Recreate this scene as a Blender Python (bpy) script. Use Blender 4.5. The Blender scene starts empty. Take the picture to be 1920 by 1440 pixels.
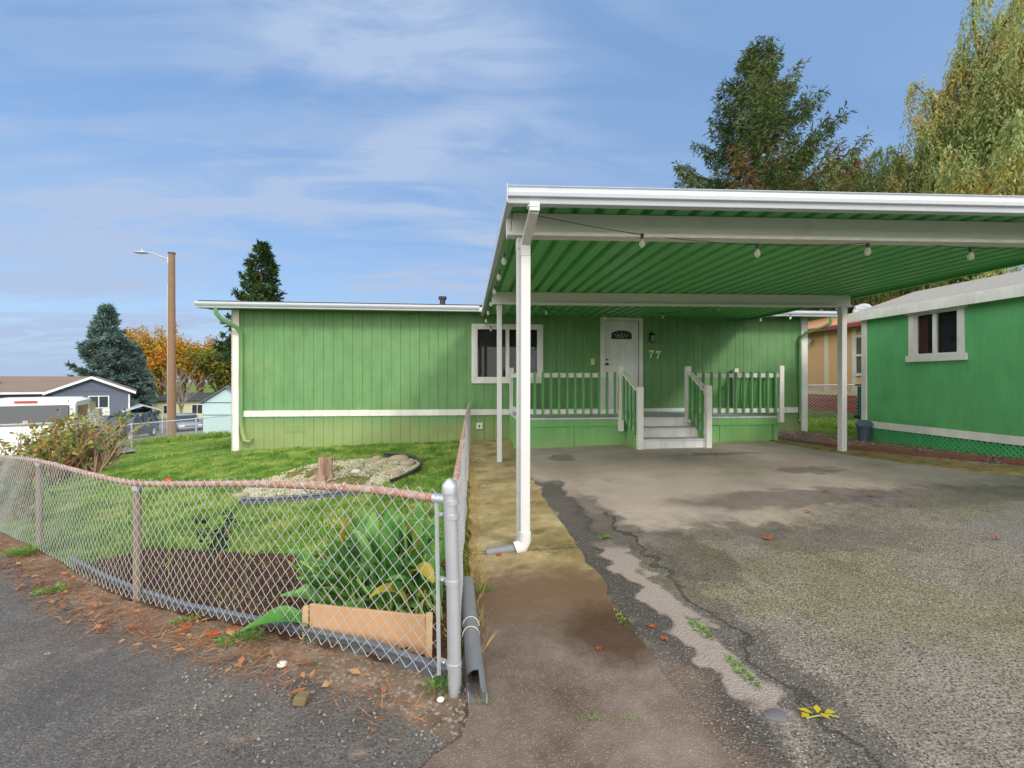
import bpy, bmesh, math, random
import numpy as np
from mathutils import Vector, Matrix
from mathutils.geometry import delaunay_2d_cdt
rnd = random.Random(7)
NR = np.random.default_rng(11)
SC = bpy.context.scene
COL = SC.collection
PI = math.pi
R = math.radians
# ------------------------------------------------------------------ camera model
CAMZ, TH, FPX, HY = 1.42, R(5.65), 850.0, 712.0
SI, CO = math.sin(TH), math.cos(TH)
def pt(px, py, f):
    "point seen at photo pixel px,py at forward distance f (metres)"
    r = (px - 960) / FPX
    return Vector((f * (SI + r * CO), f * (CO - r * SI), CAMZ - f * (py - HY) / FPX))
# ------------------------------------------------------------------ terrain
CP = [(0,2.1,0),(.44,3.75,0),(.5,7.3,.08),(6.2,7.0,.19),(3,8.2,.15),(-4.9,10.1,-.11),(.3,10.1,.06),(8,10.1,.21),
      (-2.49,3.61,-.23),(-4.33,4.98,-.27),(-5.4,5.8,-.36),(-10.5,12.1,-.97),(-21.8,32.3,-2.5),(-15.5,22.6,-1.62),(-11.1,21.2,-1.25),
      (7.8,8.2,.22),(7.8,5.6,.27),(3,2.5,.01),(6,3,.12),(3,0,-.05),(-2,2.0,-.13),(-6,2,-.5),(12,12,.3),(9,11,.24),(-9,8.5,-.72),
      (0,60,-1.8),(40,40,.5),(-60,60,-4.2),(0,-20,-.3),(30,-10,.6),(-30,-10,-2.4),(-35,30,-3.2),(0,20,-.1),(-30,45,-3.3),(-1.2,2.9,-.08),
      (-4,7.5,-.22),(-2,6.6,-.1)]
_P = np.array(CP, float)
def _phi(r2): return np.where(r2 > 1e-12, .5 * r2 * np.log(np.maximum(r2, 1e-12)), 0)
_n = len(CP)
_d2 = ((_P[:, None, :2] - _P[None, :, :2]) ** 2).sum(-1)
_A = np.zeros((_n + 3, _n + 3)); _A[:_n, :_n] = _phi(_d2) + np.eye(_n) * .02
_A[:_n, _n] = 1; _A[:_n, _n+1:_n+3] = _P[:, :2]; _A[_n, :_n] = 1; _A[_n+1:_n+3, :_n] = _P[:, :2].T
_w = np.linalg.solve(_A, np.concatenate([_P[:, 2], [0, 0, 0]]))
def G(x, y):
    x = np.asarray(x, float); y = np.asarray(y, float)
    sh = x.shape; x = x.ravel(); y = y.ravel()
    rad = np.hypot(x, y); k = np.minimum(1, 58 / np.maximum(rad, 1e-6))
    xc, yc = x * k, y * k
    r2 = (xc[:, None] - _P[None, :, 0]) ** 2 + (yc[:, None] - _P[None, :, 1]) ** 2
    z = _phi(r2) @ _w[:_n] + _w[_n] + _w[_n+1] * xc + _w[_n+2] * yc
    b = np.clip((rad - 58) / 140, 0, 1); b = b * b * (3 - 2 * b)
    return (z * (1 - b) + (-2.4) * b).reshape(sh)
def g(x, y): return float(G(np.array([x]), np.array([y]))[0])
# ------------------------------------------------------------------ materials
def lin(c):
    if isinstance(c, str):
        c = c.lstrip('#')
        c = [int(c[i:i+2], 16) / 255 for i in (0, 2, 4)]
        c = [v / 12.92 if v <= .04045 else ((v + .055) / 1.055) ** 2.4 for v in c]
    return (c[0], c[1], c[2], 1)
class Mat:
    def __init__(s, name, rough=.6, metal=0, spec=.5):
        s.m = bpy.data.materials.new(name); s.m.use_nodes = True
        s.t = s.m.node_tree; s.n = s.t.nodes; s.l = s.t.links
        s.b = s.n['Principled BSDF']; s.b.inputs['Roughness'].default_value = rough
        s.b.inputs['Metallic'].default_value = metal
        s.b.inputs['Specular IOR Level'].default_value = spec
        s._o = None
    def inp(s, sock, v):
        if hasattr(v, 'is_output') or isinstance(v, bpy.types.NodeSocket): s.l.new(v, sock)
        elif isinstance(v, (tuple, list, str)):
            if sock.type == 'RGBA': sock.default_value = lin(v) if len(v) != 4 or isinstance(v, str) else v
            else: sock.default_value = v[:3]
        else: sock.default_value = v
    def new(s, t): return s.n.new(t)
    def obj(s):
        if s._o is None: s._o = s.new('ShaderNodeTexCoord').outputs['Object']
        return s._o
    def vec(s, scale=(1,1,1), loc=(0,0,0), rot=(0,0,0), v=None):
        m = s.new('ShaderNodeMapping'); s.l.new(v or s.obj(), m.inputs[0])
        m.inputs['Scale'].default_value = scale; m.inputs['Location'].default_value = loc; m.inputs['Rotation'].default_value = rot
        return m.outputs[0]
    def noise(s, scale=5, detail=4, rough=.6, v=None, dist=0):
        t = s.new('ShaderNodeTexNoise'); s.l.new(v or s.obj(), t.inputs['Vector'])
        t.inputs['Scale'].default_value = scale; t.inputs['Detail'].default_value = detail
        t.inputs['Roughness'].default_value = rough; t.inputs['Distortion'].default_value = dist
        return t.outputs['Fac']
    def ncol(s, scale=5, detail=3, v=None):
        t = s.new('ShaderNodeTexNoise'); s.l.new(v or s.obj(), t.inputs['Vector'])
        t.inputs['Scale'].default_value = scale; t.inputs['Detail'].default_value = detail
        return t.outputs['Color']
    def vor(s, scale=5, v=None, feat='F1', out='Distance', rnd_=1):
        t = s.new('ShaderNodeTexVoronoi'); t.feature = feat; s.l.new(v or s.obj(), t.inputs['Vector'])
        t.inputs['Scale'].default_value = scale; t.inputs['Randomness'].default_value = rnd_
        return t.outputs[out]
    def math(s, op, a, b=0, c=0, clamp=False):
        t = s.new('ShaderNodeMath'); t.operation = op; t.use_clamp = clamp
        for i, v in enumerate((a, b, c)): s.inp(t.inputs[i], v)
        return t.outputs[0]
    def mr(s, v, a, b, c=0, d=1):
        t = s.new('ShaderNodeMapRange'); t.interpolation_type = 'SMOOTHSTEP'
        for i, q in enumerate((v, a, b, c, d)): s.inp(t.inputs[i], q)
        return t.outputs[0]
    def mix(s, f, a, b, mode='MIX'):
        t = s.new('ShaderNodeMix'); t.data_type = 'RGBA'; t.blend_type = mode; t.clamp_factor = True
        s.inp(t.inputs[0], f); s.inp(t.inputs[6], a); s.inp(t.inputs[7], b)
        return t.outputs[2]
    def ramp(s, f, stops):
        t = s.new('ShaderNodeValToRGB'); s.inp(t.inputs[0], f); e = t.color_ramp.elements
        e[0].position, e[0].color = stops[0][0], lin(stops[0][1]); e[1].position, e[1].color = stops[-1][0], lin(stops[-1][1])
        for p, c in stops[1:-1]:
            q = e.new(p); q.color = lin(c)
        return t.outputs[0]
    def xyz(s, v=None):
        t = s.new('ShaderNodeSeparateXYZ'); s.l.new(v or s.obj(), t.inputs[0]); return t.outputs
    def island(s):
        return s.new('ShaderNodeNewGeometry').outputs['Random Per Island']
    def bump(s, h, st=.3, d=.01):
        t = s.new('ShaderNodeBump'); s.inp(t.inputs['Height'], h); t.inputs['Strength'].default_value = st
        t.inputs['Distance'].default_value = d; s.l.new(t.outputs[0], s.b.inputs['Normal'])
    def col(s, c): s.inp(s.b.inputs['Base Color'], c); return s
    def rough(s, r): s.inp(s.b.inputs['Roughness'], r); return s
M = {}
def simple(name, c, rough=.6, metal=0, var=.12, scale=3, bump=0, bscale=60, dirt=None, spec=.5):
    m = Mat(name, rough, metal, spec); base = lin(c)
    lo = tuple(v * (1 - var) for v in base[:3]); hi = tuple(min(1, v * (1 + var)) for v in base[:3])
    c2 = m.mix(m.noise(scale, 5, .65), lo + (1,), hi + (1,))
    if dirt: c2 = m.mix(m.mr(m.noise(scale * 2.3, 6, .7), *(dirt[2:] or (.55, .8)), 0, dirt[1]), c2, lin(dirt[0]))
    m.col(c2)
    if bump: m.bump(m.noise(bscale, 3, .6), bump, .004)
    M[name] = m.m; return m
def foliage(name, cols, rough=.6, trans=.25, nscale=.8, wi=.55):
    m = Mat(name, rough, 0, .3)
    n = len(cols)
    f = m.math('ADD', m.math('MULTIPLY', m.island(), wi), m.math('MULTIPLY', m.mr(m.noise(nscale, 3, .6), .3, .7), 1 - wi))
    c = m.ramp(f, [(i / (n - 1), cols[i]) for i in range(n)])
    m.col(c)
    t = m.new('ShaderNodeBsdfTranslucent'); m.l.new(c, t.inputs[0])
    ms = m.new('ShaderNodeMixShader'); ms.inputs[0].default_value = trans
    m.l.new(m.b.outputs[0], ms.inputs[1]); m.l.new(t.outputs[0], ms.inputs[2])
    m.l.new(ms.outputs[0], m.n['Material Output'].inputs[0])
    M[name] = m.m; return m
# painted siding
def paint(name, c, stain=None, rough=.6, grain=True):
    m = Mat(name, rough, 0, .3); b = lin(c)
    v = m.vec((1, 1, .12))
    n1 = m.noise(2.2, 5, .6); n2 = m.noise(14, 4, .6, v)
    x = m.math('ADD', m.math('MULTIPLY', n1, .6), m.math('MULTIPLY', n2, .4))
    c2 = m.mix(m.mr(x, .3, .7), tuple(q * .86 for q in b[:3]) + (1,), tuple(min(1, q * 1.14) for q in b[:3]) + (1,))
    c2 = m.mix(m.mr(m.noise(.55, 5, .7, m.vec((1, 1, .5), (3, 1, 5))), .45, .7, 0, .12), c2, tuple(min(1, .12 + q) for q in b[:3]) + (1,))
    if stain:
        z = m.xyz()[2]
        w = m.math('ADD', z, m.math('MULTIPLY', m.noise(1.1, 5, .7), .55))
        c2 = m.mix(m.mr(w, stain[1] + .55, stain[1] + .15, 0, stain[2]), c2, lin(stain[0]))
        c2 = m.mix(m.mr(m.noise(.9, 4, .6), .56, .75, 0, stain[2] * .45), c2, lin(stain[0]))
    m.col(c2)
    if grain: m.bump(m.noise(40, 4, .6, m.vec((1, 1, .06))), .25, .002)
    M[name] = m.m; return m
paint('house_green', (.128, .268, .104), ('#a8a468', .42, .4))
paint('porch_green', (.155, .37, .125), ('#9fb070', .25, .3))
paint('baluster_green', (.10, .29, .095))
paint('shed_green', (.115, .40, .15), ('#3d5c3a', .35, .25))
paint('lattice_green', (.07, .36, .13), None)
paint('white_paint', (.70, .69, .68), None, .5)
paint('porch_grey', (.56, .57, .62), None, .6)
m = paint('worn_white', (.68, .67, .62), None, .6)
simple('white_metal', (.60, .60, .60), .35, 0, .05, 3, 0, 60, ('#8f8b7c', .5))
simple('beam_metal', (.66, .63, .60), .4, 0, .05, 2, 0, 60, ('#8a857c', .3))
simple('gutter_metal', (.48, .51, .56), .3, 0, .06, 2, 0, 60, ('#8b8f92', .35))
simple('carport_green', (.115, .44, .125), .38, 0, .18, 2.5, 0, 60, None)
simple('dark_trim', (.03, .03, .035), .5)
simple('black_metal', (.015, .015, .016), .4)
simple('brass', (.5, .36, .12), .35, .8)
simple('ivory', (.7, .6, .25), .5)
simple('number_white', (.8, .78, .62), .5)
simple('shingle_dark', (.05, .055, .06), .9, 0, .3, 20, .4, 90)
simple('shingle_pale', (.30, .285, .255), .95, 0, .3, 14, .6, 40, ('#4b4a3c', .9))
simple('shingle_brown', (.19, .145, .115), .95, 0, .2, 1.2, .3, 20)
simple('galvanized', (.50, .53, .56), .42, .55, .12, 12, .1, 90, ('#8f8a80', .3))
simple('fence_wire', (.46, .47, .48), .5, .2, .1, 8)
simple('old_wire', (.58, .57, .55), .6, .2, .12, 8)
simple('rail_rust', (.34, .15, .095), .8, 0, .35, 11, .3, 120, ('#b3a79e', .9, .40, .62))
simple('post_rust', (.26, .20, .15), .75, .1, .25, 9, .3, 120, ('#9a9a98', .7))
simple('pipe_grey', (.17, .18, .19), .5, 0, .2, 10, 0, 60, ('#6a655c', .5))
simple('edging_grey', (.10, .115, .14), .5, 0, .2, 6, 0, 60, ('#5a5348', .4))
simple('edging_black', (.03, .032, .035), .5, 0, .2, 6)
simple('plank_orange', (.56, .33, .17), .7, 0, .16, 7, .2, 60, ('#b5a58f', .6))
simple('stake_wood', (.55, .36, .18), .8, 0, .2, 20, .2, 60)
simple('stone_white', (.62, .60, .50), .85, 0, .25, 12, .2, 60)
simple('stone_tan', (.33, .27, .18), .9, 0, .3, 8, .4, 40)
simple('stone_grey', (.11, .11, .115), .9, 0, .3, 12, .4, 40)
simple('timber_red', (.16, .07, .045), .9, 0, .3, 8, .4, 50, ('#59432f', .6))
simple('timber_mossy', (.15, .12, .06), .95, 0, .35, 9, .5, 40, ('#5a6a2a', .8))
simple('pole_wood', (.235, .14, .085), .9, 0, .25, 4, .3, 30)
simple('bark', (.12, .085, .06), .95, 0, .3, 6, .5, 25)
simple('bark_pale', (.26, .21, .16), .95, 0, .3, 6, .5, 25)
simple('twig_brown', (.24, .12, .065), .9, 0, .35, 9)
simple('twig_pale', (.42, .30, .21), .9, 0, .3, 9)
simple('rubber', (.02, .02, .021), .8)
simple('rim_alloy', (.6, .6, .62), .3, .6)
simple('truck_white', (.82, .82, .80), .18, 0, .03, 1)
simple('suv_blue', (.012, .022, .075), .18, 0, .08, 1)
simple('car_silver', (.42, .46, .50), .2, .4, .05, 1)
simple('car_dark', (.05, .05, .055), .25)
simple('lamp_red', (.7, .04, .02), .25)
simple('lamp_clear', (.75, .75, .72), .15)
simple('wall_slate', (.105, .125, .17), .8, 0, .08, 2)
simple('wall_cream', (.56, .57, .32), .8, 0, .1, 2)
simple('wall_peach', (.72, .43, .22), .75, 0, .06, 1.5)
simple('trim_cream', (.74, .66, .48), .7, 0, .08, 2)
simple('wall_brick', (.40, .11, .075), .85, 0, .15, 3)
simple('wall_teal', (.42, .58, .57), .75, 0, .05, 2)
simple('fascia_maroon', (.22, .05, .05), .6)
simple('roof_orange', (.50, .25, .12), .9, 0, .25, 6, .3, 40, ('#7a7a45', .6))
simple('plastic_teal', (.01, .13, .12), .5)
simple('plastic_bluegrey', (.06, .085, .12), .45, 0, .4, 9)
simple('dish_grey', (.45, .47, .50), .5)
simple('grout', (.4, .4, .38), .9)
simple('reflector_red', (.75, .08, .02), .4)
simple('curtain_brown', (.07, .040, .035), .9, 0, .3, 14)
simple('curtain_dark', (.02, .02, .024), .9, 0, .5, 5)
simple('car_paint_grey', (.3, .3, .3), .3)
simple('curtain_pale', (.55, .50, .36), .9, 0, .2, 8)
simple('furniture_red', (.25, .07, .04), .7)
simple('reflection_blue', (.03, .13, .40), .5)  # colour of the mock car reflection behind the house window
def glassy(name, c, rough=.03):
    m = Mat(name, rough, 0, .8); m.col(c)
    m.b.inputs['Alpha'].default_value = .34; M[name] = m.m
glassy('window_glass', (.02, .024, .028))
def car_glass(name):
    m = Mat(name, .05, 0, .9); m.col((.03, .04, .05)); M[name] = m.m
car_glass('vehicle_glass')
def bulbglass():
    m = Mat('bulb_glass', .03, 0, .6); m.col((.75, .72, .66)); m.b.inputs['Alpha'].default_value = .36; M['bulb_glass'] = m.m
bulbglass()
# leaves
foliage('leaf_spruce_norway', ['#22361b', '#35502a', '#4d6632', '#6a733b', '#7a6843'], nscale=.35)
foliage('leaf_spruce_dead', ['#4b3424', '#6d4f33', '#7f6a45', '#5d5a32'], nscale=.8)
foliage('leaf_spruce_blue', ['#35463f', '#4f655d', '#6d857c', '#8fa59e'], nscale=.5)
foliage('leaf_fir', ['#1c2f19', '#2d4522', '#40592a', '#566a35'], nscale=.6)
foliage('leaf_willow', ['#5f7236', '#7d9049', '#9aa65f', '#a9b588', '#c0a547', '#c98f35'], nscale=.45, trans=.3)
foliage('leaf_orange', ['#96591f', '#b97a2c', '#c9952f', '#9a8c38', '#74782f'], nscale=.35, trans=.3)
foliage('leaf_olive', ['#3f4a1b', '#5c6424', '#7c7a2b', '#8b8a35'], nscale=.5)
foliage('leaf_shrub', ['#2f4f26', '#486d33', '#6d8a3f', '#9aa04c', '#a9803f', '#8f5c34'], nscale=3)
foliage('leaf_clump', ['#3f7a34', '#578f42', '#75a955', '#9cc277'], nscale=5, trans=.35)
foliage('leaf_yellowing', ['#9a9a35', '#b3a13f', '#c2983b'], nscale=5)
foliage('stem_green', ['#7aa040', '#9cb356', '#b5bf63'], nscale=5)
foliage('leaf_dark', ['#1d3320', '#2b4a2b', '#3b5a33'], nscale=4)
foliage('weed_green', ['#4a7030', '#648a3e', '#86a352'], nscale=8)
foliage('grass_blade', ['#4a6c28', '#658a38', '#82a34a', '#a3b75e', '#c0b473'], nscale=2.6, trans=.3, wi=.4)
foliage('dry_grass', ['#8a7440', '#a88d52', '#b79f68'], nscale=4)
foliage('litter_leaf', ['#6d4a30', '#8f5a34', '#a86c42', '#b08c66', '#775840'], nscale=6, trans=.15)
foliage('litter_needle', ['#7a5034', '#9a6c48', '#b08a66'], nscale=6, trans=.1)
foliage('leaf_gold', ['#b9a61e', '#cdbb2a'], nscale=6)
foliage('leaf_fallen', ['#a34c1c', '#bb5e28'], nscale=6)
foliage('litter_grey', ['#6a5142', '#8d6f5d', '#a98c7a', '#bfa694'], nscale=9, trans=.05)
foliage('pebble_mix', ['#bab394', '#a89c7a', '#cbc6b2', '#94876a', '#7d786e'], nscale=9, trans=0)
foliage('gravel_mix', ['#4d4b49', '#6f6c67', '#8f8a80', '#6b5844', '#59585a'], nscale=9, trans=0)
foliage('mulch_mix', ['#33211a', '#4a3024', '#634334', '#7a6048'], nscale=9, trans=0)
# ------------------------------------------------------------------ ground materials
def mat_soilgrass():
    m = Mat('ground_grass', .95, 0, .2)
    c = m.ramp(m.noise(1.3, 7, .7), [(.3, '#4a5a22'), (.5, '#5d7a2b'), (.7, '#6f8a35')])
    c = m.mix(m.mr(m.noise(3.2, 5, .7), .58, .72, 0, .7), c, '#5b4430')
    m.col(c); m.bump(m.noise(30, 4, .7), .6, .02); M['ground_grass'] = m.m
def mat_lawn():
    m = Mat('lawn_soil', .95, 0, .2)
    c = m.ramp(m.noise(1.6, 7, .7), [(.3, '#3c5a1c'), (.5, '#547a28'), (.7, '#6d8a38')])
    c = m.mix(m.mr(m.noise(2.3, 6, .75), .6, .72, 0, .75), c, '#5d4a2f')
    m.col(c); m.bump(m.noise(45, 4, .7), .6, .015); M['lawn_soil'] = m.m
def mat_mulch():
    m = Mat('mulch', .95, 0, .2)
    c = m.ramp(m.noise(38, 4, .8), [(.3, '#35231a'), (.5, '#553a2b'), (.72, '#75533f')])
    c = m.mix(m.mr(m.noise(3, 5, .7), .55, .7, 0, .5), c, '#4e5a2a')
    m.col(c); m.bump(m.noise(60, 4, .8), .9, .02); M['mulch'] = m.m
def mat_street():
    m = Mat('street_asphalt', .8, 0, .4)
    d = m.vor(100); cc = m.vor(100, out='Color')
    st = m.xyz(cc)[0]
    base = m.mix(m.mr(m.noise(.9, 6, .7), .35, .65), '#4f4c49', '#6f6962')
    base = m.mix(m.mr(m.noise(1.7, 5, .7, m.vec((1, 1.6, 1), (4, 2, 0))), .56, .68, 0, .7), base, '#8a7b70')
    base = m.mix(m.mr(m.noise(1.1, 6, .75, m.vec((1,1,1), (9,3,0))), .6, .75, 0, .55), base, '#5e4a3a')
    dn = m.mr(m.noise(1.4, 4, .7, m.vec((1,1,1),(7,7,0))), .35, .65, .1, .75)
    base = m.mix(m.math('MULTIPLY', dn, m.math('MULTIPLY', m.mr(st, .5, .9), m.mr(d, .5, .2))), base, '#9c968c')
    base = m.mix(m.mr(m.noise(70, 3, .75), .42, .62, 0, .6), base, '#3d3a38')
    base = m.mix(m.mr(m.noise(60, 3, .75, m.vec((1,1,1),(5,3,1))), .54, .68, 0, .55), base, '#8f8a83')
    base = m.mix(m.math('MULTIPLY', m.mr(m.xyz(cc)[1], .6, 1), m.mr(d, .5, .2)), base, '#262527')
    m.col(base)
    m.rough(m.mr(m.noise(1.3, 4, .6, m.vec((1,1,1),(2,7,0))), .35, .7, .6, .9))
    m.bump(m.math('ADD', m.math('MULTIPLY', d, .8), m.noise(25, 3, .6)), .7, .006)
    M['street_asphalt'] = m.m
def mat_drive():
    m = Mat('driveway_asphalt', .8, 0, .35)
    P = m.vec()
    ad = m.new('ShaderNodeVectorMath'); ad.operation = 'MULTIPLY_ADD'
    nc = m.ncol(4.5, 5); sb = m.new('ShaderNodeVectorMath'); sb.operation = 'SUBTRACT'
    m.l.new(nc, sb.inputs[0]); sb.inputs[1].default_value = (.5, .5, .5)
    m.l.new(sb.outputs[0], ad.inputs[0]); ad.inputs[1].default_value = (.45, .55, 0); m.l.new(m.obj(), ad.inputs[2])
    W = m.xyz(ad.outputs[0]); x, y = W[0], W[1]
    nb = m.noise(.8, 6, .65)
    fine = m.noise(9, 6, .75)
    dry = m.ramp(m.noise(1.2, 6, .65), [(.3, '#8d8178'), (.5, '#a2958a'), (.72, '#b0a498')])
    dry = m.mix(m.mr(m.noise(2.1, 5, .7, m.vec((1,1.4,1),(3,1,0))), .58, .74, 0, .5), dry, '#6d625b')
    d = m.vor(92); cc = m.xyz(m.vor(92, out='Color')); dn = m.mr(m.noise(1.3, 5, .75, m.vec((1,1,1),(6,2,0))), .35, .65, .15, .8)
    agg = m.mix(m.mr(nb, .35, .65), '#736c62', '#8a8277')
    moss = m.math('MULTIPLY', m.mr(m.noise(.7, 4, .6, m.vec((1,1,1),(5,5,0))), .43, .63), .62)
    agg = m.mix(moss, agg, '#77754a')
    agg = m.mix(m.mr(m.noise(3.3, 6, .8), .45, .62, 0, .55), agg, '#8f877d')
    agg = m.mix(m.mr(m.noise(4.1, 6, .8, m.vec((1,1,1),(1,9,0))), .52, .68, 0, .6), agg, '#524d49')
    agg = m.mix(m.mr(m.noise(75, 3, .75), .44, .62, 0, .6), agg, '#47423e')
    agg = m.mix(m.mr(m.noise(62, 3, .75, m.vec((1,1,1),(5,3,1))), .54, .68, 0, .36), agg, '#a39c90')
    agg = m.mix(m.math('MULTIPLY', dn, m.math('MULTIPLY', m.mr(cc[0], .45, .85), m.mr(d, .55, .25))), agg, '#bfb8aa')
    agg = m.mix(m.math('MULTIPLY', m.mr(cc[1], .5, .85), m.mr(d, .6, .3)), agg, '#37322e')
    # worn (aggregate) zone in front, smooth tan zone by the porch; boundary runs diagonally
    t = m.math('ADD', y, m.math('MULTIPLY', m.math('SUBTRACT', fine, .5), 1.6))
    t = m.math('SUBTRACT', t, m.math('MULTIPLY', x, .22))
    zone = m.mr(t, 4.1, 3.1)
    c = m.mix(zone, dry, agg)
    def blob(cx, cy, rx, ry, k=.25, fz=.35):
        a = m.math('DIVIDE', m.math('SUBTRACT', x, cx), rx); b = m.math('DIVIDE', m.math('SUBTRACT', y, cy), ry)
        r = m.math('SQRT', m.math('ADD', m.math('MULTIPLY', a, a), m.math('MULTIPLY', b, b)))
        r = m.math('ADD', r, m.math('MULTIPLY', m.math('SUBTRACT', fine, .5), fz * 2))
        return m.mr(r, 1 + k, 1 - k)
    for (cx, cy, rx, ry, col, a) in [(3.6,4.75,1.35,.32,'#4b4442',.75),(5.2,4.5,1.2,.35,'#514b4d',.6),(4.75,5.9,.42,.22,'#4a3f38',.7),(1.55,7.4,.2,.35,'#57503f',.7),
                                     (4.3,7.3,.75,.14,'#4b4440',.7),(2.3,3.9,.8,.18,'#4d4845',.6),(3.1,3.6,.7,.25,'#4a4645',.5),(1.75,3.4,.28,.5,'#403b39',.6),
                                     (2.6,5.3,.7,.5,'#a79c92',.5),(2.9,4.2,.35,.2,'#a79d90',.6),(3.4,6.1,.5,.1,'#b0a495',.6),(1.5,6.5,.5,.6,'#a58f7c',.4),(1.3,4.4,.18,.9,'#3b3735',.65),(5.9,3.4,1.5,.7,'#7a757b',.5)]:
        c = m.mix(m.math('MULTIPLY', blob(cx, cy, rx, ry), a*.78), c, col)
    def band(xc, w, y0, y1, slope=0):
        xx = m.math('SUBTRACT', m.math('SUBTRACT', x, xc), m.math('MULTIPLY', m.math('SUBTRACT', y, 2.5), slope))
        a = m.mr(m.math('ABSOLUTE', xx), w * 1.25, w * .75)
        return m.math('MULTIPLY', a, m.math('MULTIPLY', m.mr(y, y0 - .1, y0 + .1), m.mr(y, y1 + .15, y1 - .15)))
    c = m.mix(m.math('MULTIPLY', band(1.06, .17, 1.5, 6.0, -.01), .85), c, m.mix(m.math('MULTIPLY', m.mr(cc[0], .5, .9), m.mr(d, .5, .15)), '#3d3a38', '#8d8881'))
    c = m.mix(m.math('MULTIPLY', band(1.46, .022, 1.4, 4.6, -.03), .8), c, '#2f2b26')
    c = m.mix(m.math('MULTIPLY', band(1.46, .16, 1.2, 4.6, -.05), .5), c, m.mix(m.math('MULTIPLY', m.mr(cc[0], .4, .9), m.mr(d, .5, .15)), '#3f3b37', '#9a958c'))
    c = m.mix(m.math('MULTIPLY', band(1.25, .10, 1.75, 3.75, -.06), .95), c, m.mix(m.noise(60, 3, .7), '#857a72', '#a0958c'))
    dm = m.math('MULTIPLY', m.mr(m.math('ADD', y, m.math('MULTIPLY', m.math('SUBTRACT', fine, .5), .6)), 2.5, 2.0), m.mr(m.math('ADD', x, m.math('MULTIPLY', m.math('SUBTRACT', fine, .5), .5)), 1.25, .95))
    dirt = m.ramp(m.noise(1.9, 6, .7), [(.3, '#4c4038'), (.5, '#6b5c51'), (.7, '#80746a')])
    c = m.mix(m.math('MULTIPLY', dm, .92), c, m.mix(m.math('MULTIPLY', m.mr(cc[0], .5, .95), m.mr(d, .5, .2)), dirt, '#958b7e'))
    m.col(c)
    m.rough(m.mr(m.noise(1.1, 4, .6), .35, .7, .5, .9))
    bz = m.math('MULTIPLY', m.math('ADD', zone, .15), m.math('MULTIPLY', d, 1))
    m.bump(m.math('ADD', bz, m.math('MULTIPLY', m.noise(30, 4, .7), .5)), .7, .006)
    M['driveway_asphalt'] = m.m
def mat_walk():
    m = Mat('walk_concrete', .85, 0, .3)
    xo = m.xyz(); y = xo[1]
    fine = m.noise(7, 6, .75)
    con = m.ramp(m.noise(2.0, 6, .7), [(.3, '#6e6140'), (.46, '#908058'), (.58, '#a6966c'), (.75, '#b8ad92')])
    con = m.mix(m.mr(m.noise(3.1, 6, .7, m.vec((1,1,1),(3,8,0))), .54, .66, 0, .7), con, '#5e5433')
    con = m.mix(m.mr(m.noise(60, 2, .5), .6, .75, 0, .4), con, '#4d4530')
    d = m.vor(150); cc = m.xyz(m.vor(150, out='Color'))
    dirt = m.ramp(m.noise(1.9, 6, .7), [(.3, '#4c4038'), (.5, '#6b5c51'), (.7, '#80746a')])
    dirt = m.mix(m.math('MULTIPLY', m.mr(cc[0], .5, .95), m.mr(d, .5, .2)), dirt, '#958b7e')
    t = m.math('ADD', y, m.math('MULTIPLY', m.math('SUBTRACT', fine, .5), 1.1))
    c = m.mix(m.mr(t, 3.65, 3.0), con, m.mix(m.mr(t, 2.95, 2.35), '#6a5540', dirt))
    # rusty wet stain near the driveway edge
    xx = m.math('DIVIDE', m.math('SUBTRACT', xo[0], .8), .3); yy = m.math('DIVIDE', m.math('SUBTRACT', y, 2.45), .35)
    r = m.math('ADD', m.math('SQRT', m.math('ADD', m.math('MULTIPLY', xx, xx), m.math('MULTIPLY', yy, yy))), m.math('SUBTRACT', fine, .5))
    c = m.mix(m.mr(r, 1.2, .5, 0, .75), c, '#3e2a14')
    # control joint
    c = m.mix(m.mr(m.math('ABSOLUTE', m.math('SUBTRACT', m.math('ADD', y, m.math('MULTIPLY', fine, .05)), 3.72)), .012, .005, 0, .7), c, '#3a3020')
    m.col(c); m.rough(m.mr(m.noise(2, 4, .6), .35, .7, .5, .9))
    m.bump(m.math('ADD', m.math('MULTIPLY', d, m.mr(t, 3.5, 2.8, .15, .8)), m.noise(35, 4, .7)), .5, .005)
    M['walk_concrete'] = m.m
def mat_kerb():
    m = Mat('kerb_moss', .95, 0, .2)
    c = m.ramp(m.noise(5, 6, .75), [(.3, '#575024'), (.48, '#807342'), (.6, '#93845a'), (.75, '#a89c80')])
    m.col(c); m.bump(m.noise(25, 5, .7), .8, .015); M['kerb_moss'] = m.m
def mat_sidegravel():
    m = Mat('side_gravel', .95, 0, .2)
    cc = m.xyz(m.vor(45, out='Color'))
    c = m.ramp(cc[0], [(0, '#6f5547'), (.4, '#947a6a'), (.7, '#b09a89'), (1, '#7f7a74')])
    c = m.mix(m.mr(m.noise(2.5, 5, .7), .5, .65, 0, .6), c, '#6a6a35')
    m.col(c); m.bump(m.vor(45), .9, .02); M['side_gravel'] = m.m
def mat_gravelbed():
    m = Mat('gravel_bed', .95, 0, .2)
    c = m.ramp(m.noise(14, 5, .8), [(.3, '#54462f'), (.5, '#77683f'), (.62, '#8d7f5c'), (.75, '#5d6a35')])
    m.col(c); m.bump(m.noise(40, 5, .7), .8, .02); M['gravel_bed'] = m.m
def mat_farroad():
    m = Mat('far_road', .85, 0, .3)
    m.col(m.ramp(m.noise(.6, 5, .7), [(.3, '#6f6c6b'), (.7, '#8b8784')])); M['far_road'] = m.m
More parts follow.
